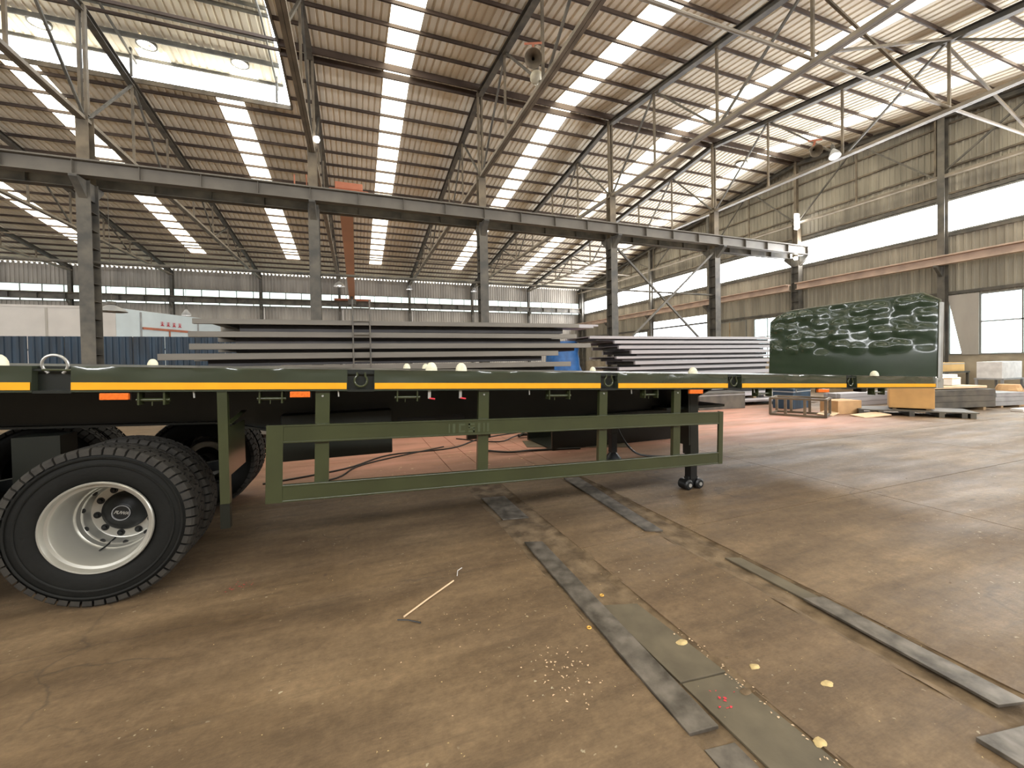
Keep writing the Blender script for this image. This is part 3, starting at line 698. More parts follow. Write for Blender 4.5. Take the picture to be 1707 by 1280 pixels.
for a, b in zip(ends[0::2], ends[1::2]):
    wavy(a, b, 0, .02, 1).build('side_rail', 'green_rail', tr, smooth=30)
    wavy(a, b, TW, .006, -1).build('side_rail', 'green', tr, smooth=30)
    g = .004 if a != X0 else 0
    MB().box(a+g, b-.004, -.0075, -.0055, -.150, -.102).build('reflective_stripe', 'stripe', tr)
for i, (a, b) in enumerate(POCK):
    for y0, y1, s in ((0.055, .06, 1), (TW-.06, TW-.055, -1)):
        yo = 0 if s == 1 else TW
        mb = MB().box(a, b, y0, y1, -.165, -.004).box(a, b, min(yo+s*.004, yo+s*.055), max(yo+s*.004, yo+s*.055), -.172, -.155)
        mb.box(a, b, min(yo+s*.01, yo+s*.02), max(yo+s*.01, yo+s*.02), -.03, -.018)
        pk = mb.build('ring_pocket', 'green_dark', tr)
    c = (a+b)/2; mb = MB()
    if i == 1:       # this one stands up above the deck
        c = (a+b)/2+.01
        pts = [(c+.062*cos(t), .012-.01*sin(t), .008+.062*sin(t)*1.0) for t in [radians(v) for v in range(-35, 216, 14)]]
        pts = [(c+.035, .02, -.045)]+pts+[(c-.035, .02, -.045)]
        mb.tube(pts, .0085, 8)
        MB().tube([(c-.06, .012, -.024), (c+.13, .012, -.024)], .007, 8).build('ring_pin', 'green', tr, smooth=1)
    else:
        pts = [(c+.047*cos(t), .012, -.085+.047*sin(t)) for t in [radians(v) for v in range(125, 416, 14)]]
        pts = [(c-.03, .012, -.02)]+pts+[(c+.03, .012, -.02)]
        mb.tube(pts, .0085, 8)
    tag(mb.build('lashing_ring', 'zinc' if i == 1 else 'green', tr, smooth=1), 'lashing ring flipped up above the deck edge' if i == 1 else None)
# deck plate with shallow joints
x = X0
while x < X1-.02:
    e = min(x+1.5, X1); MB().box(x+.002, e-.002, .06, TW-.06, -.006, 0).build('deck_plate', 'green_dark', tr); x = e
# main beams, cross beams
for y in (.72, TW-.72):
    mb = MB(); lo = -.56
    mb.prism([(X0, -.02), (X1-.3, -.02), (X1-.3, -.14), (4.4, -.16), (3.7, lo+.12), (1.2, lo), (-.6, lo), (-1.1, -.46), (X0, -.46)], 'Y', y-.006, y+.006)
    mb.bar((X0, y, -.465), (-1.1, y, -.465), .14, .016).bar((-1.1, y, -.465), (-.6, y, lo-.005), .14, .016).bar((-.6, y, lo-.005), (1.2, y, lo-.005), .14, .016).bar((1.2, y, lo-.005), (3.7, y, lo+.115), .14, .016).bar((3.7, y, lo+.115), (4.4, y, -.165), .14, .016).bar((4.4, y, -.165), (X1-.3, y, -.145), .14, .016)
    mb.build('main_beam', 'green_dark', tr)
x = X0+.3
while x < X1-.1:
    MB().prism([(.02, -.02), (TW-.02, -.02), (TW-.02, -.07), (TW-.72, -.16), (.72, -.16), (.02, -.07)], 'X', x, x+.03).build('cross_beam', 'green_dark', tr); x += .5
MB().box(X1-.05, X1, .02, TW-.02, -.16, -.01).build('front_beam', 'green', tr)
# marker lamps, lock handles, winch rollers, pins
for a, b, z in ((-1.56, -1.41, -.195), (-.46, -.325, -.19), (3.33, 3.51, -.192), (5.36, 5.56, -.19)):
    o = MB().box(a, b, .0, .03, z-.022, z+.022).build('side_marker_lamp', 'orange_lens', tr, bevel=.004)
    MB().box(a-.006, b+.006, .028, .036, z-.027, z+.027).build('lamp_base', 'black', o)
for a, b in ((-1.37, -1.20), (-.665, -.49), (.31, .50), (1.68, 1.92), (2.76, 2.95), (4.35, 4.6), (6.5, 6.75)):
    for q in (a, b-.03): MB().box(q, q+.01, .02, .1, -.255, -.165).build('strap_bracket', 'green', tr)
    MB().tube([(a-.015, .05, -.222), (b, .05, -.222)], .012, 10).tube([(a+.07, .05, -.222), (a+.07, .05, -.262)], .004, 6).build('strap_roller', 'green', tr, smooth=1)
for x in (-1.06, -.13, 1.48, 2.6, 4.3, 5.0): MB().tube([(x, .03, -.165), (x+.004, .03, -.21)], .006, 8).build('drop_pin', 'zinc', tr, smooth=1)
def twist(x, y, h=.07):
    o = MB().lathe([(0, h), (.018, h-.003), (.036, h-.02), (.047, h-.045), (.05, 0), (0, 0)], (x, y, 0), 'Z', 20).build('lock_cone', 'cone', tr, smooth=50)
    return o
for x, y in ((-2.1, .1), (.60, .1), (.86, .1), (3.46, .1), (6.64, .1), (-2.2, TW-.12), (.66, TW-.12), (.92, TW-.12), (3.66, TW-.12)): twist(x, y)
for x in (.575, .84):
    o = MB().box(x-.012, x+.012, .03, .042, -.235, -.165).build('lock_handle', 'zinc', tr)
    MB().tube([(x, .034, -.232), (x+.045, .02, -.238)], .007, 8).build('handle_grip', 'red', o, smooth=1)
# side guard
sg = MB().box(-.61, 3.80, 0, 0, 0, 0)
for nm, w0, w1 in (('guard_rail', -.55, -.417), ('guard_rail', -.988, -.862)):
    mb = MB().box(-.50, 3.74, 0, .004, w0, w1).box(-.50, 3.74, .004, .035, w1-.005, w1).box(-.50, 3.74, .004, .035, w0, w0+.005).box(-.50, 3.74, -.004, 0, w1-.012, w1).box(-.50, 3.74, -.004, 0, w0, w0+.012)
    mb.build(nm, 'green', tr, bevel=.0015)
MB().box(-.61, -.50, -.003, .003, -.99, -.415).box(-.61, -.604, .003, .045, -.99, -.415).build('guard_post', 'green', tr, bevel=.001)
MB().box(3.74, 3.80, -.004, .002, -.99, -.415).box(3.794, 3.80, .002, .07, -.99, -.415).build('guard_post', 'green', tr, bevel=.001)
for a, b in ((-.29, -.19), (1.005, 1.10), (2.235, 2.325), (3.15, 3.24)):
    o = MB().box(a, b, .037, .042, -.87, -.165).box(a, a+.004, .042, .08, -.87, -.165).box(b-.004, b, .042, .08, -.87, -.165).build('guard_post', 'green', tr)
    MB().lathe([(0, -.008), (.008, -.008), (.008, 0)], ((a+b)/2, .037, -.205), 'Y', 8).build('bolt', 'zinc', o)
# faded marks of old lettering on the upper guard rail
fx = 0.735
for ch, w in (('I', .02), ('I', .04), ('C', .07), ('S', .07), ('I', .035), ('I', .02), ('I', .03)):
    mb = MB(); y = -.0012; z0, z1 = -.525, -.45
    def B(a, b, c, d): mb.box(fx+a, fx+b, y, y+.0008, c, d)
    if ch == 'I': B(0, w*.6, z0, z1)
    elif ch == 'C': B(0, .018, z0, z1); B(.018, .055, z1-.016, z1); B(.018, .055, z0, z0+.016)
    else: B(0, .055, z1-.014, z1); B(0, .055, z0, z0+.014); B(0, .055, (z0+z1)/2-.007, (z0+z1)/2+.007); B(0, .014, (z0+z1)/2, z1); B(.041, .055, z0, (z0+z1)/2)
    mb.build('faded_letter', 'faint', tr); fx += w+.014
# tool box and air tanks under the bed
wc(MB().box(-.62, .30, 4.02, 5.3, .745, 1.15).build('tool_box', 'green_dark', tr, bevel=.01))
for x, y in ((.6, 4.3), (1.5, 4.35)):
    wc(MB().lathe([(0, -.4), (.1, -.38), (.14, -.33), (.14, .33), (.1, .38), (0, .4)], (x+.1, y, 1.02), 'X', 24).build('air_tank', 'black', tr, smooth=1))
wc(MB().tube([(1.0, 4.0, 1.0), (1.6, 3.95, .93), (2.4, 3.95, .96), (3.2, 4.0, .9), (3.75, 3.95, .95)], .012, 6).build('air_hose', 'black', tr, smooth=1))
# landing legs
for y, nm in ((3.93, 'n'), (5.57, 'f')):
    x = 3.78
    o = wc(MB().box(x-.065, x+.065, y-.065, y+.065, .42, 1.34).build('landing_leg', 'green_dark', tr, bevel=.008))
    wc(MB().box(x-.05, x+.05, y-.05, y+.05, .12, .42).build('inner_leg', 'black', tr, bevel=.005))
    wc(MB().box(x-.12, x-.1, y-.1, y+.1, .55, 1.3).build('leg_brace', 'green_dark', tr))
    if nm == 'n':
        wc(MB().box(x-.075, x+.075, y-.035, y+.035, .05, .15).box(x-.11, x+.11, y-.02, y+.02, .055, .085).build('foot_yoke', 'black', tr, bevel=.006))
        for dx in (-.085, .075):
            wc(MB().lathe([(0, -.075), (.045, -.075), (.062, -.06), (.062, .06), (.045, .075), (0, .075)], (x+dx, y, .062), 'Y', 20).build('foot_roller', 'black', tr, smooth=1))
            wc(MB().lathe([(0, -.083), (.022, -.083), (.022, -.075)], (x+dx, y, .062), 'Y', 12).build('roller_cap', 'zinc', tr))
    else: wc(MB().lathe([(0, .12), (.05, .12), (.13, .03), (.14, 0), (0, 0)], (x, y, 0), 'Z', 20).build('foot_plate', 'black', tr, smooth=1))
wc(MB().tube([(3.78, 3.99, 1.0), (3.78, 5.5, 1.0)], .022, 10).build('cross_shaft', 'green_dark', tr, smooth=1))
wc(MB().box(3.4, 4.3, 3.9, 5.6, .97, 1.0).build('leg_crossmember', 'green_dark', tr))
# mudguard hanger beside the wheel
wc(MB().box(-.925, -.865, 3.46, 3.466, .60, 1.42).box(-.871, -.865, 3.466, 3.51, .60, 1.42).build('mudguard_post', 'green', tr))
wc(MB().box(-.875, -.87, 3.5, 3.95, .79, 1.14).bar((-.87, 3.5, 1.165), (-.87, 3.95, 1.215), .04, .006).build('mudguard_plate', 'green', tr))
wc(MB().box(-.93, -.87, 3.47, 3.52, .42, .6).build('flap_clamp', 'green_dark', tr))
wc(MB().box(-2.28, -2.02, 3.95, 4.15, .62, 1.1).build('spring_hanger', 'green_dark', tr))

# wheels
RX, RZ = -1.62, .53
def tire_mesh():
    mb = MB(); R = .53; Wd = .275
    prof = [(.292, .03), (.31, .012), (.345, .003), (.39, -.002), (.43, .002), (.465, .008), (.495, .018), (.508, .035), (.513, .06),
            (.513, Wd-.06), (.508, Wd-.035), (.495, Wd-.018), (.43, Wd-.002), (.345, Wd-.003), (.292, Wd-.03)]
    mb.lathe(prof, (0, 0, 0), 'Y', 96, True)
    for rr in (.405, .452): mb.lathe([(rr, -.003), (rr+.004, -.0075), (rr+.012, -.0075), (rr+.016, .0)], (0, 0, 0), 'Y', 96)
    return mb.mesh('tire', 'rubber')
def tread_mesh():
    mb = MB(); n = 50; Wd = .275
    for i in range(n):
        for row, (t0, t1, sh) in enumerate(((.004, .078, 0), (.088, .134, .5), (.141, .187, 0), (.197, .271, .5))):
            a0 = 2*pi*(i+sh)/n; da = 2*pi/n*(.80 if row in (0, 3) else .84); sk = 2*pi/n*(.22 if row % 2 else -.22)
            vs = []
            for t, k in ((t0, 0), (t1, 1)):
                for aa in (a0, a0+da):
                    A = aa+sk*k
                    ro = .530; ri = .505
                    if row == 0 and k == 0: ro, ri = .512, .480
                    if row == 3 and k == 1: ro, ri = .512, .480
                    for r in (ri, ro): vs.append((r*cos(A), t+(-.002 if (row == 0 and k == 0 and r == ri) else 0), r*sin(A)))
            mb.add(vs, [(0, 2, 3, 1), (4, 5, 7, 6), (1, 3, 7, 5), (0, 1, 5, 4), (2, 6, 7, 3)])
            if row == 0:   # rounded shoulder edge
                v2 = []
                for aa in (a0, a0+da):
                    v2 += [(.512*cos(aa), .004, .512*sin(aa)), (.526*cos(aa+sk*.1), .018, .526*sin(aa+sk*.1)), (.530*cos(aa+sk*.25), .032, .530*sin(aa+sk*.25)), (.505*cos(aa), .02, .505*sin(aa))]
                mb.add(v2, [(0, 1, 5, 4), (1, 2, 6, 5), (0, 3, 2, 1), (4, 5, 6, 7)])
    return mb.mesh('tread', 'tread')
TM, TD = tire_mesh(), tread_mesh()
def put(me, name, parent, loc, rz=0):
    o = bpy.data.objects.new(name, me); COL.objects.link(o); o.parent = parent; o.location = loc; o.rotation_euler[2] = rz; return o
for me in (TM,):
    me.polygons.foreach_set('use_smooth', [True]*len(me.polygons)); me.set_sharp_from_angle(angle=radians(50))
rim_prof = [(.303, .010), (.303, -.004), (.298, -.010), (.290, -.008), (.284, .004), (.278, .020), (.262, .026), (.257, .034), (.254, .06), (.246, .075), (.243, .235), (.236, .245), (.229, .250), (.226, .262), (.222, .285), (.214, .292), (.210, .30), (.208, .352), (.202, .366), (.194, .370), (.141, .370), (.139, .38)]
hole = []
RM = MB().lathe(rim_prof, (0, 0, 0), 'Y', 96).mesh('rim', 'silver'); RM.polygons.foreach_set('use_smooth', [True]*len(RM.polygons)); RM.set_sharp_from_angle(angle=radians(35))
NM = MB().lathe([(.0, .0), (.024, .0), (.024, .002)], (0, -.0025, 0), 'Y', 14).lathe([(.0, -.016), (.012, -.014), (.013, .0)], (0, -.003, 0), 'Y', 6).mesh('wheel_nut', 'black')
VM = MB().lathe([(0, 0), (.014, 0), (.018, .004)], (0, 0, 0), 'Y', 12).mesh('vent_hole', 'black')
HM = MB().lathe([(.141, .38), (.138, .352), (.118, .344), (.108, .33), (.09, .322), (.068, .300), (.060, .296), (.056, .300), (0, .302)], (0, 0, 0), 'Y', 40).mesh('hub_cap', 'black'); HM.polygons.foreach_set('use_smooth', [True]*len(HM.polygons)); HM.set_sharp_from_angle(angle=radians(35))
HR = MB().lathe([(.054, .300), (.055, .291), (.050, .291), (.049, .300)], (0, 0, 0), 'Y', 36).mesh('hub_ring', 'grey')
VT = MB().tube([(-.06, .35, -.19), (-.075, .26, -.215), (-.085, .2, -.22)], .006, 6).mesh('valve_stem', 'black')
def text_mesh(body, size, m, depth=.002):
    cu = bpy.data.curves.new('t', 'FONT'); cu.body = body; cu.size = size; cu.extrude = depth; cu.align_x = 'CENTER'; cu.align_y = 'CENTER'; cu.shear = .35; cu.offset = .0012
    ob = bpy.data.objects.new('t', cu); COL.objects.link(ob); bpy.context.view_layer.update()
    me = bpy.data.meshes.new_from_object(ob.evaluated_get(bpy.context.evaluated_depsgraph_get())); bpy.data.objects.remove(ob)
    me.materials.clear(); me.materials.append(M[m]); return me
LT = text_mesh('FUWA', .030, 'zinc')
def wheel(x, y, side, full=True):
    rz = 0 if side == 'n' else pi
    t = wc(put(TM, 'tire', tr, (x, y, RZ), rz)); put(TD, 'tread', t, (0, 0, 0))
    if full:
        put(RM, 'rim', t, (0, 0, 0))
        for i in range(10):
            a = 2*pi*i/10+.1; put(NM, 'wheel_nut', t, (.168*cos(a), .3695, .168*sin(a)))
            a += pi/10; put(VM, 'vent_hole', t, (.216*cos(a), .288, .216*sin(a)))
        put(HM, 'hub_cap', t, (0, 0, 0)); put(HR, 'hub_ring', t, (0, 0, 0)); put(VT, 'valve_stem', t, (0, 0, 0))
        l = put(LT, 'hub_lettering', t, (0, .297, 0)); l.rotation_euler = (pi/2, 0.22, 0)
for x in (RX, RX-1.31, RX-2.62):
    wheel(x, 3.5, 'n'); wheel(x, 3.815, 'n', False)
    wheel(x, 6.0, 'f'); wheel(x, 5.685, 'f', False)
    wc(MB().lathe([(0, 4.0), (.07, 4.0), (.07, 5.5), (0, 5.5)], (x, 0, RZ), 'Y', 20).build('axle', 'black', tr, smooth=1))
    wc(MB().lathe([(.0, 4.1), (.2, 4.1), (.2, 4.3), (0, 4.3)], (x, 0, RZ), 'Y', 28).build('brake_drum', 'black', tr, smooth=1))
    wc(MB().bar((x-.55, 4.35, .72), (x, 4.35, .64), .09, .08).bar((x, 4.35, .64), (x+.55, 4.35, .72), .09, .08).build('leaf_spring', 'black', tr))

# headboard
def head():
    nx, nz = 130, 62; H = 1.23
    def topz(y):
        a = 1.235
        if y < .2: a = 1.235-(.2-y)*.62
        if y > TW-.5: a = 1.235-.17*((y-(TW-.5))/.5)**2.2
        return a-.03*(y/TW)
    rnd = random.Random(3)
    cx_ = [(rnd.uniform(-.05, .05), rnd.uniform(-.04, .04), rnd.uniform(.6, 1.3)) for _ in range(200)]
    vs = []
    for i in range(nx+1):
        y = TW*i/nx
        for j in range(nz+1):
            z = topz(y)*j/nz; d = 0
            fade = min(1, max(0, (z-.32)/.15))*min(1, (topz(y)-z)/.05)*min(1, y/.06)*min(1, (TW-y)/.06)
            for q in range(9):
                for r in range(4):
                    c = cx_[q*4+r]; yc = .14+q*.29+c[0]; zc = .47+r*.21+c[1]
                    e = ((y-yc)/.125)**2+((z-zc)/.085)**2
                    if e < 8: d += .020*c[2]*math.exp(-e*e*.9)*(1 if (q*3+r) % 5 else -.5)
            d += .0035*noise.noise(Vector((y*2.5, z*3, 3)))
            vs.append((X1+.03-d*fade, y, z))
    fs = [(i*(nz+1)+j, (i+1)*(nz+1)+j, (i+1)*(nz+1)+j+1, i*(nz+1)+j+1) for i in range(nx) for j in range(nz)]
    mb = MB().add(vs, fs); n = len(mb.v)
    mb.v += [(X1+.09, v[1], v[2]) for v in vs]; mb.f += [tuple(n+i for i in f[::-1]) for f in fs]
    o = mb.build('headboard', 'green_gloss', tr, smooth=180)
    pts = [(X1+.06, -.012, -.06)]+[(X1+.06, TW*i/26-.0, topz(TW*i/26)+.008) for i in range(27)]+[(X1+.06, TW+.01, -.06)]
    MB().tube(pts, .022, 8).build('edge_tube', 'green', o, smooth=60)
    MB().box(X1+.03, X1+.09, -.04, -.015, -.06, 1.08).build('corner_post', 'zinc', o)
    for y in (.3, 1.3, 2.3): MB().box(X1+.09, X1+.15, y, y+.06, -.1, 1.15).build('headboard_post', 'green', o)
head()
MB().box(X1, X1+.17, -.02, .12, -.17, -.02).build('corner_bracket', 'zinc', tr, bevel=.006)
for y in (.8, 1.7): MB().box(X1-.25, X1-.1, y, y+.12, -.27, -.16).build('coupling_block', 'black', tr, bevel=.01)

# ================================================================= floor plates
def fplate(pts, z, th, m, label, tilt=0):
    """flat steel strip given by four corners on the floor"""
    cx = sum(p[0] for p in pts)/4; cy = sum(p[1] for p in pts)/4
    mb = MB().prism([(p[0]-cx, p[1]-cy) for p in pts], 'Z', 0, th)
    o = mb.build('floor_plate', m, loc=(cx, cy, z), bevel=.002, fix=True); o.rotation_euler[1] = tilt
    return tag(o, label, 'steel plate')
fplate([(1.33, 3.31), (1.475, 3.25), (1.405, 1.32), (1.265, 1.34)], -.004, .016, 'plate', 'long worn steel strip lying loose along the left floor trough', -.03)
fplate([(1.435, 2.27), (1.66, 2.20), (1.70, 1.55), (1.44, 1.58)], -.012, .012, 'plate2', 'dusty flush cover strip right of the long worn strip, upper length')
fplate([(1.44, 1.57), (1.70, 1.54), (1.72, .5), (1.45, .5)], -.012, .012, 'plate2', 'dusty flush cover strip right of the long worn strip, lower length')
fplate([(1.275, 1.27), (1.415, 1.25), (1.40, .4), (1.26, .4)], -.014, .012, 'plate', 'steel strip continuing the left trough at the bottom edge of the photo')
fplate([(1.33, 4.62), (1.60, 4.58), (1.60, 3.85), (1.34, 3.9)], -.014, .012, 'plate', 'dark cover plate of the left trough under the trailer')
fplate([(2.555, 4.9), (2.735, 4.82), (2.575, 3.02), (2.44, 3.1)], .006, .014, 'plate', 'grey steel strip raised over the right trough below the side guard', -.06)
fplate([(2.69, 2.45), (2.80, 2.40), (2.80, 1.75), (2.69, 1.8)], -.012, .012, 'plate2', 'dusty cover strip in the right floor trough, upper length')
fplate([(2.665, 1.82), (2.79, 1.78), (2.765, .90), (2.625, .94)], .004, .014, 'plate', 'grey steel strip in the right floor trough ending near the picture edge', -.03)
fplate([(2.31, .89), (2.60, .84), (2.60, .5), (2.31, .5)], .002, .02, 'plate', 'pale steel plate end at the bottom right corner of the photo')
fplate([(3.05, 7.6), (4.9, 6.9), (4.6, 6.2), (2.9, 7.0)], .001, .008, 'plate2', 'thin flat sheet lying on the pink floor between the guard posts')
# rings, splinters, lumps
def ring(x, y, label):
    tag(MB().tube([(x+.011*cos(t), y+.011*sin(t), .004) for t in [i*pi/8 for i in range(16)]], .004, 6, True).build('brass_ring', mat('brass', (.75, .42, .08), .4, metal=.3, var=0), smooth=1), label, 'ring')
ring(1.50, 2.36, 'small brass ring on the dirt right of the long worn strip'); ring(1.245, 2.1, 'small brass ring at the left edge of the long worn strip')
o = MB().tube([(.24, 2.62, .006), (.42, 2.76, .01), (.62, 2.92, .006)], .006, 5).build('wood_splinter', 'card_lt'); tag(o, 'long pale wood splinter on the floor in the foreground', 'splinter')
o = MB().tube([(.20, 2.60, .008), (.26, 2.57, .01), (.33, 2.52, .006)], .004, 5).build('wire_scrap', 'black'); tag(o, 'short dark wire scrap crossing the pale wood splinter', 'wire')
o = MB().tube([(.66, 2.98, .005), (.68, 3.05, .006), (.72, 3.08, .006)], .003, 5).build('paper_curl', 'film'); tag(o, 'thin white curl on the floor left of the left trough', 'scrap')
rnd = random.Random(11)
def lump(x, y, r, m, label, nm='plaster_lump', cat='lump'):
    vs = []; n = 14
    for k, (rr, z) in enumerate(((1, 0), (.72, .25), (.35, .38))):
        for i in range(n):
            a = 2*pi*i/n; q = r*rr*(1+.35*noise.noise(Vector((x*9+cos(a)*1.5, y*9+sin(a)*1.5, k)))); vs.append((q*cos(a), q*sin(a)*.7, r*z*.35))
    fs = [(k*n+i, k*n+(i+1) % n, (k+1)*n+(i+1) % n, (k+1)*n+i) for k in range(2) for i in range(n)]+[tuple(2*n+i for i in range(n))]
    tag(MB().add(vs, fs).build(nm, m, loc=(x, y, .001), smooth=80), label, cat)
M['lump'] = mat('yellowish_plaster', (.55, .42, .20), .9, var=.2, scale=30)
lump(1.655, 1.80, .035, 'lump', 'yellowish plaster lump right of the flush cover strip'); lump(1.86, 1.52, .028, 'lump', 'yellowish plaster lump in the middle between the two troughs'); lump(2.08, 1.31, .03, 'lump', 'yellowish plaster lump nearest the right trough')
lump(1.73, 1.12, .03, 'lump', 'yellowish plaster lump at the bottom edge by the cover strip')
lump(1.79, 1.62, .015, 'dirt', 'small dark clod between the troughs, farther one', 'dark_clod', 'clod'); lump(1.68, 1.42, .03, 'dirt', 'small dark clod between the troughs, nearer one', 'dark_clod', 'clod')
def flakes(n, fx, fy, s0, s1, m, name):
    mb = MB()
    for i in range(n):
        x, y = fx(), fy(); s = rnd.uniform(s0, s1); a = rnd.uniform(0, pi); e = rnd.uniform(.3, .8)
        pts = [(x+s*cos(a+t)*(1 if k % 2 else e), y+s*sin(a+t)*(1 if k % 2 else e), .002+rnd.uniform(0, .25)*s) for k, t in enumerate([0, 1.3, 2.5, 3.7, 5])]
        mb.add(pts, [(0, 1, 2, 3, 4)])
    o = mb.build(name, m); o['kind'] = 'stuff'; o['label'] = name.replace('_', ' ')+' scattered over the concrete floor'; o['category'] = 'debris'
G = rnd.gauss
flakes(260, lambda: rnd.uniform(-1.5, 3.5), lambda: rnd.uniform(.7, 3.6), .002, .006, 'lump', 'pale_wood_flakes')
flakes(70, lambda: G(.95, .10), lambda: G(1.85, .12), .003, .009, 'card_lt', 'wood_chip_cluster')
flakes(40, lambda: G(.55, .2), lambda: G(2.3, .25), .002, .006, 'card_lt', 'fine_wood_chips')
flakes(60, lambda: 1.70+G(0, .02), lambda: rnd.uniform(.9, 1.9), .003, .008, 'card_lt', 'trough_edge_crumbs')
flakes(26, lambda: G(-.80, .05), lambda: G(3.45, .03), .003, .008, 'red', 'red_paper_bits')
flakes(10, lambda: 1.56+G(0, .03), lambda: G(1.42, .05), .004, .010, 'red', 'red_leaf_bits')
flakes(90, lambda: rnd.uniform(3, 12), lambda: rnd.uniform(1, 6), .006, .016, 'dirt', 'dark_floor_crumbs')
flakes(80, lambda: rnd.uniform(-1, 4), lambda: rnd.uniform(5.5, 8.5), .01, .03, 'card_lt', 'pale_scraps_behind_trailer')
# cables and hose on the pink floor
def cable(pts, r, label, m='black', nm='floor_cable'):
    P = []
    pv = [Vector(p) for p in pts]
    for i in range(len(pv)-1):
        p0, p1, p2, p3 = pv[max(0, i-1)], pv[i], pv[i+1], pv[min(len(pv)-1, i+2)]
        for s in range(6):
            t = s/6; P.append(.5*((2*p1)+(-p0+p2)*t+(2*p0-5*p1+4*p2-p3)*t*t+(-p0+3*p1-3*p2+p3)*t**3))
    P.append(pv[-1]); tag(MB().tube(P, r, 6).build(nm, m, smooth=1), label, 'cable')
cable([(-1.2, 6.3, .012), (-.2, 6.7, .012), (.5, 7.4, .012), (1.6, 7.5, .012), (2.4, 8.2, .012), (3.6, 8.6, .012)], .014, 'long black cable winding over the pink floor behind the side guard')
cable([(-1.0, 5.9, .012), (-.3, 6.2, .012), (.1, 6.9, .012), (1.5, 7.7, .012)], .012, 'second black cable beside the tool box shadow, left')
cable([(1.9, 8.4, .012), (2.6, 7.7, .012), (3.3, 8.2, .012), (4.3, 7.4, .012), (4.4, 6.9, .012)], .012, 'looping black cable left of the far landing leg')
cable([(3.95, 5.75, .75), (4.0, 5.7, .4), (4.25, 5.6, .05), (4.6, 5.3, .02)], .016, 'black hose hanging down beside the far landing leg', nm='air_hose_end')
cable([(2.1, 7.0, .02), (2.4, 6.6, .04), (2.9, 6.65, .02), (3.7, 6.45, .02)], .02, 'bent dark rod on the floor between the guard posts', nm='bent_rod')
tag(MB().box(-.25, .25, -.06, .06, 0, .1).build('steel_offcut', 'green_dark', loc=(2.35, 8.3, 0), bevel=.01), 'dark green steel offcut on the floor beyond the third guard post', 'offcut')
tag(MB().tube([(0, 0, .05), (.1, .05, .08), (.22, 0, .06), (.3, .08, .05), (.15, .12, .05), (.02, .1, .04)], .03, 6).build('cable_coil', 'black', loc=(3.1, 7.9, 0), smooth=1), 'small coil of black cable lying near the far landing leg', 'coil')

# ================================================================= clutter by the gable wall
rk = empty('steel_rack', (10.62, 8.12, 0), 'low open rusty steel frame rack with three bays on the floor', 'rack'); rk.rotation_euler[2] = -1.12
L_, D_, Hh = 1.22, .78, .46
mb = MB()
for y in (0, D_):
    mb.bar((0, y, Hh), (L_, y, Hh), .05, .05).bar((0, y, .03), (L_, y, .03), .05, .05)
mb.bar((0, 0, Hh), (0, D_, Hh), .05, .05).bar((L_, 0, Hh), (L_, D_, Hh), .05, .05).bar((0, 0, .03), (0, D_, .03), .05, .05).bar((L_, 0, .03), (L_, D_, .03), .05, .05); mb.build('rack_frame', 'steel_br', rk)
for x in (0, .35, .78, L_):
    for y in (0, D_): MB().box(x-.03, x+.03, y-.03, y+.03, .03, Hh).build('rack_post', 'steel_br', rk)
def crate(name, x, y, z, sx, sy, sz, rz, m, label, cat='box', flaps=True, tape=True):
    t = empty(name, (x, y, z), label, cat); t.rotation_euler[2] = rz
    MB().box(-sx/2, sx/2, -sy/2, sy/2, 0, sz).build('carton', m, t, bevel=.008)
    if tape: MB().box(-sx/2-.002, sx/2+.002, -.03, .03, sz*.4, sz+.002).build('tape_strip', 'card_lt', t)
    if flaps:
        MB().bar((-sx/2, -sy/2, sz), (-sx/2-.12, -sy/2, sz-.1), .01, .01).bar((0, -sy/2-.005, sz), (0, -sy/2-.15, sz+.03), sx*.9, .006).build('flap', m, t)
    return t
crate('cardboard_box', 12.6, 7.55, 0, .75, .55, .36, -.2, 'card', 'brown cardboard carton on the floor between rack and pallet', flaps=False)
for i, (x, y, r, s, l) in enumerate(((11.95, 7.45, .3, .35, 'flattened pale cardboard sheet left of the brown carton'), (12.45, 6.75, -.2, .4, 'flattened pale cardboard sheet in front of the brown carton'))):
    o = MB().box(-s, s, -s*.5, s*.5, 0, .02).build('flat_cardboard', 'card_lt', loc=(x, y, .03)); o.rotation_euler = (.08, -.06, r); tag(o, l, 'cardboard')
# pallet with the big orange-brown box
pl = empty('steel_pallet', (13.7, 6.5, 0), 'low dark pallet carrying the large brown box', 'pallet'); pl.rotation_euler[2] = -.9
MB().box(-1.15, 1.1, -.5, .5, .12, .15).build('pallet_top', 'steel_dk', pl)
for x in (-1.1, -.7, -.1, .45, .85, 1.0): MB().box(x-.05, x+.05, -.5, .5, .0, .12).build('pallet_foot', 'steel_dk', pl)
bb = empty('large_box', (13.75, 6.55, .15), 'large orange-brown cardboard box standing on the dark pallet under the trailer front', 'box'); bb.rotation_euler[2] = -1.05
MB().box(-.43, .43, -.35, .35, .04, .60).build('carton', mat('orange_board', (.58, .33, .12), .7, var=.12, scale=2), bb, bevel=.01)
for x in (-.35, .28): MB().box(x, x+.07, -.3, .3, 0, .04).build('runner', 'timber', bb)
MB().box(-.44, .44, -.36, .36, .60, .615).build('lid', 'card', bb)
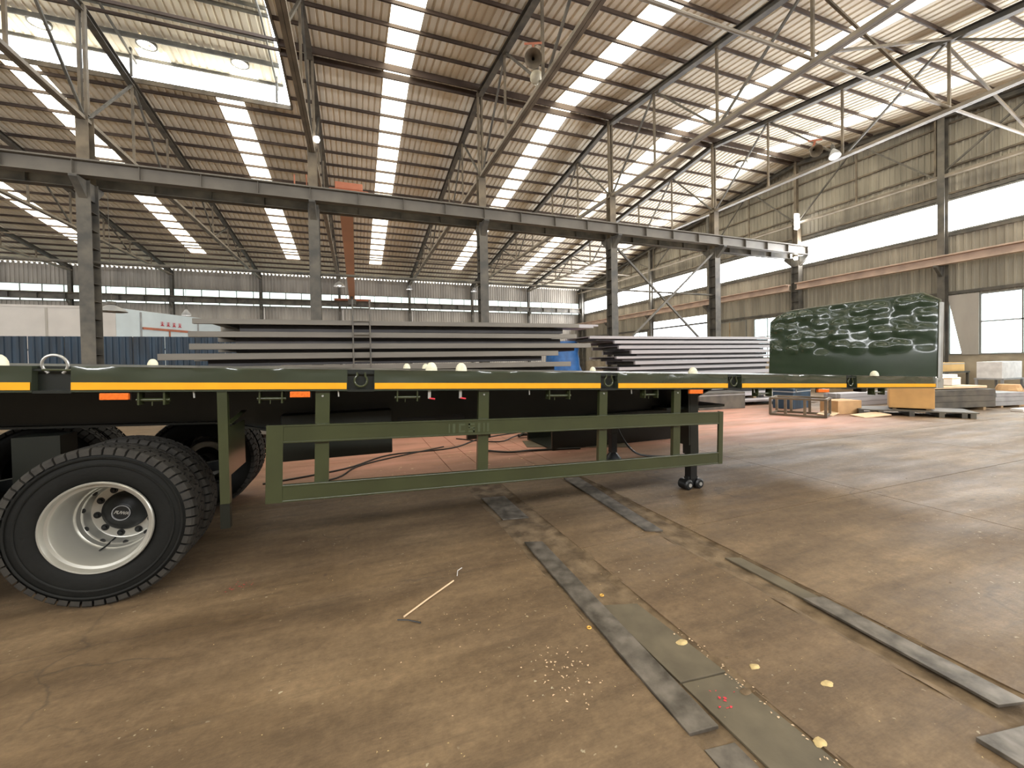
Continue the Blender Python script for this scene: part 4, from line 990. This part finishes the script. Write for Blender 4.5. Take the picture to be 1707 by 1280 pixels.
# stacked steel bundles right of it
for i, (x, y, w, d, h, z, rz, m, nm, l, c) in enumerate((
    (15.9, 6.7, 2.0, .8, .5, .08, -.25, 'steel_dk', 'steel_bundle', 'dark bundle of steel profiles right of the large brown box', 'bundle'),
    (17.75, 6.45, 1.1, .7, .38, .06, -.2, 'grey', 'steel_bundle', 'grey bundle of steel profiles right of the dark bundle', 'bundle'),
    (15.9, 6.75, 1.9, .6, .07, .60, -.25, 'card_lt', 'flat_board', 'pale board lying on the dark steel bundle', 'board'),
    (16.2, 6.85, .6, .4, .22, .68, .1, 'film', 'white_carton', 'small white carton on top of the dark steel bundle', 'box'),
    (16.6, 7.6, 2.3, .5, .12, .82, -.1, 'film', 'wrapped_plank', 'long film-wrapped plank lying behind the large brown box', 'plank'),
    (18.75, 6.5, .75, .7, .62, .1, .3, 'card', 'paper_sack', 'crumpled brown paper sack right of the steel bundles', 'sack'),
    (19.4, 5.75, .7, .6, .55, .15, .25, 'card', 'cardboard_box', 'brown cardboard box with film at the right edge of the photo', 'box'),
    (19.1, 5.25, .35, .12, .6, .12, .25, 'film', 'film_sheet', 'crumpled clear film on the box at the right edge', 'film'),
    (20.75, 6.1, 1.2, .8, .75, .1, -.1, 'grey', 'metal_cabinet', 'grey metal cabinet at the right picture edge', 'cabinet'),
    (20.2, 8.7, 1.5, .6, .32, .95, -.05, mat('yellow_wood', (.62, .38, .14), .7, var=.1, scale=2), 'timber_crate', 'yellowish wooden crate by the plinth wall', 'crate'),
    (20.2, 8.7, 1.7, .8, .95, 0, -.05, 'steel_dk', 'dark_rack', 'dark rack carrying the yellowish wooden crate', 'rack'),
    (20.4, 7.3, 1.3, .6, .55, .75, 0, 'film', 'panel_stack', 'stack of film-wrapped pale panels beside the yellowish crate', 'panels'),
    (20.4, 7.3, 1.4, .7, .75, 0, 0, 'grey', 'grey_bench', 'grey bench under the film-wrapped panels', 'bench'),
    (17.5, 8.3, 1.7, .7, .8, 0, -.1, 'steel_dk', 'dark_bench', 'dark workbench behind the wrapped plank', 'bench'),
    (17.6, 5.0, 1.9, .35, .1, 0, -.12, 'red', 'red_beam', 'red painted beam lying on the floor at the right edge', 'beam'),
    (17.4, 5.5, 1.7, .25, .08, .0, -.12, 'film', 'white_board', 'white board lying behind the red beam', 'board'),
    (15.3, 8.6, 2.4, .5, .4, 0, -.1, 'slab_light', 'profile_pile', 'pile of pale steel profiles behind the cartons', 'pile'),
    (12.7, 9.0, 1.0, .6, .62, 0, .15, 'bluefence', 'blue_crate', 'dark blue crate behind the cardboard carton', 'crate'),
    (10.6, 10.0, 1.7, .7, .52, 0, -.1, 'steel_dk', 'dark_crate', 'long dark crate behind the open steel rack', 'crate'))):
    t = empty(nm, (x, y, z), l, c); t.rotation_euler[2] = rz
    if 'bundle' in nm or nm == 'profile_pile':
        n = 5; r_ = 3
        for a in range(r_):
            mb = MB()
            for b in range(n): mb.box(-w/2+.03*((a+b) % 3), w/2, -d/2+b*d/n+.005, -d/2+(b+1)*d/n-.005, a*h/r_+.004, (a+1)*h/r_-.004)
            mb.build('profile_layer', m, t)
        [MB().box(q, q+.08, -d/2, d/2, -z, 0).build('bearer', 'timber', t) for q in (-w*.3, w*.3) if z > 0]
    elif 'rack' in nm or 'bench' in nm:
        MB().box(-w/2, w/2, -d/2, d/2, h-.05, h).build('top', m, t)
        for sx in (-1, 1):
            for sy in (-1, 1): MB().box(sx*(w/2-.05)-.03, sx*(w/2-.05)+.03, sy*(d/2-.05)-.03, sy*(d/2-.05)+.03, 0, h-.05).build('leg', m, t)
        MB().box(-w/2+.05, w/2-.05, -d/2+.05, d/2-.05, .15, .18).build('shelf', m, t)
    elif nm in ('paper_sack', 'film_sheet'):
        vs = []; fs = []; n1, n2 = 16, 8
        for a in range(n1):
            for b in range(n2):
                A = 2*pi*a/n1; hh = h*b/(n2-1); q = (1-.35*(b/(n2-1))**2)*(1+.22*noise.noise(Vector((a*.8, b*.7, i)))); ca, sa = cos(A), sin(A)
                vs.append((w/2*q*math.copysign(abs(ca)**.6, ca), d/2*q*math.copysign(abs(sa)**.6, sa), hh))
        for a in range(n1):
            for b in range(n2-1): fs.append((a*n2+b, ((a+1) % n1)*n2+b, ((a+1) % n1)*n2+b+1, a*n2+b+1))
        fs += [tuple(a*n2+n2-1 for a in range(n1)), tuple(a*n2 for a in range(n1))[::-1]]
        MB().add(vs, fs).build('body', m, t)
        t.location.z = 0 if nm == 'paper_sack' else z
    else:
        MB().box(-w/2, w/2, -d/2, d/2, 0, h).build('body', m, t, bevel=.01)
        if c in ('box', 'crate', 'cabinet'):
            MB().box(-w/2-.004, w/2+.004, -d/2-.004, d/2+.004, h*.82, h*.82+.03).build('edge_band', 'card_lt' if c == 'box' else 'grey', t)
            if z > 0 and z < .2: [MB().box(q, q+w*.1, -d/2, d/2, -z, 0).build('runner', 'timber', t) for q in (-w*.4, w*.3)]
for i, (x, y, a, L2) in enumerate(((11.6, 11.0, -.08, 2.6), (12.6, 10.4, -.14, 2.4))):
    o = MB().box(-L2, L2, -.45, .45, 0, .06).build('steel_plate', 'slab_light', loc=(x, y, .28-.16*i)); o.rotation_euler[2] = a
    tag(o, ['upper', 'lower'][i]+' pale steel plate lying low on blocks behind the open steel rack', 'steel plate')
    for dx in (-1.5, 1.4):
        b = MB().box(-.06, .06, -.4, .4, 0, .28-.16*i).build('support_block', 'timber', loc=(x+dx, y-a*-0+dx*a, 0)); b.rotation_euler[2] = a
        tag(b, 'timber block under the %s end of the %s pale steel plate behind the rack' % ('left' if dx < 0 else 'right', ['upper', 'lower'][i]), 'block', 'blocks under the %s pale plate' % ['upper', 'lower'][i])
# ribbed offcut covering the narrow gable window at a slant
o = MB().prism([(8.45, 1.55), (8.92, 1.55), (9.34, 3.9), (8.45, 3.9)], 'X', 22.13, 22.15).build('leaning_sheet', 'farclad')
tag(o, 'slanted sheet covering half of the narrow gable window beside the post', 'sheet')
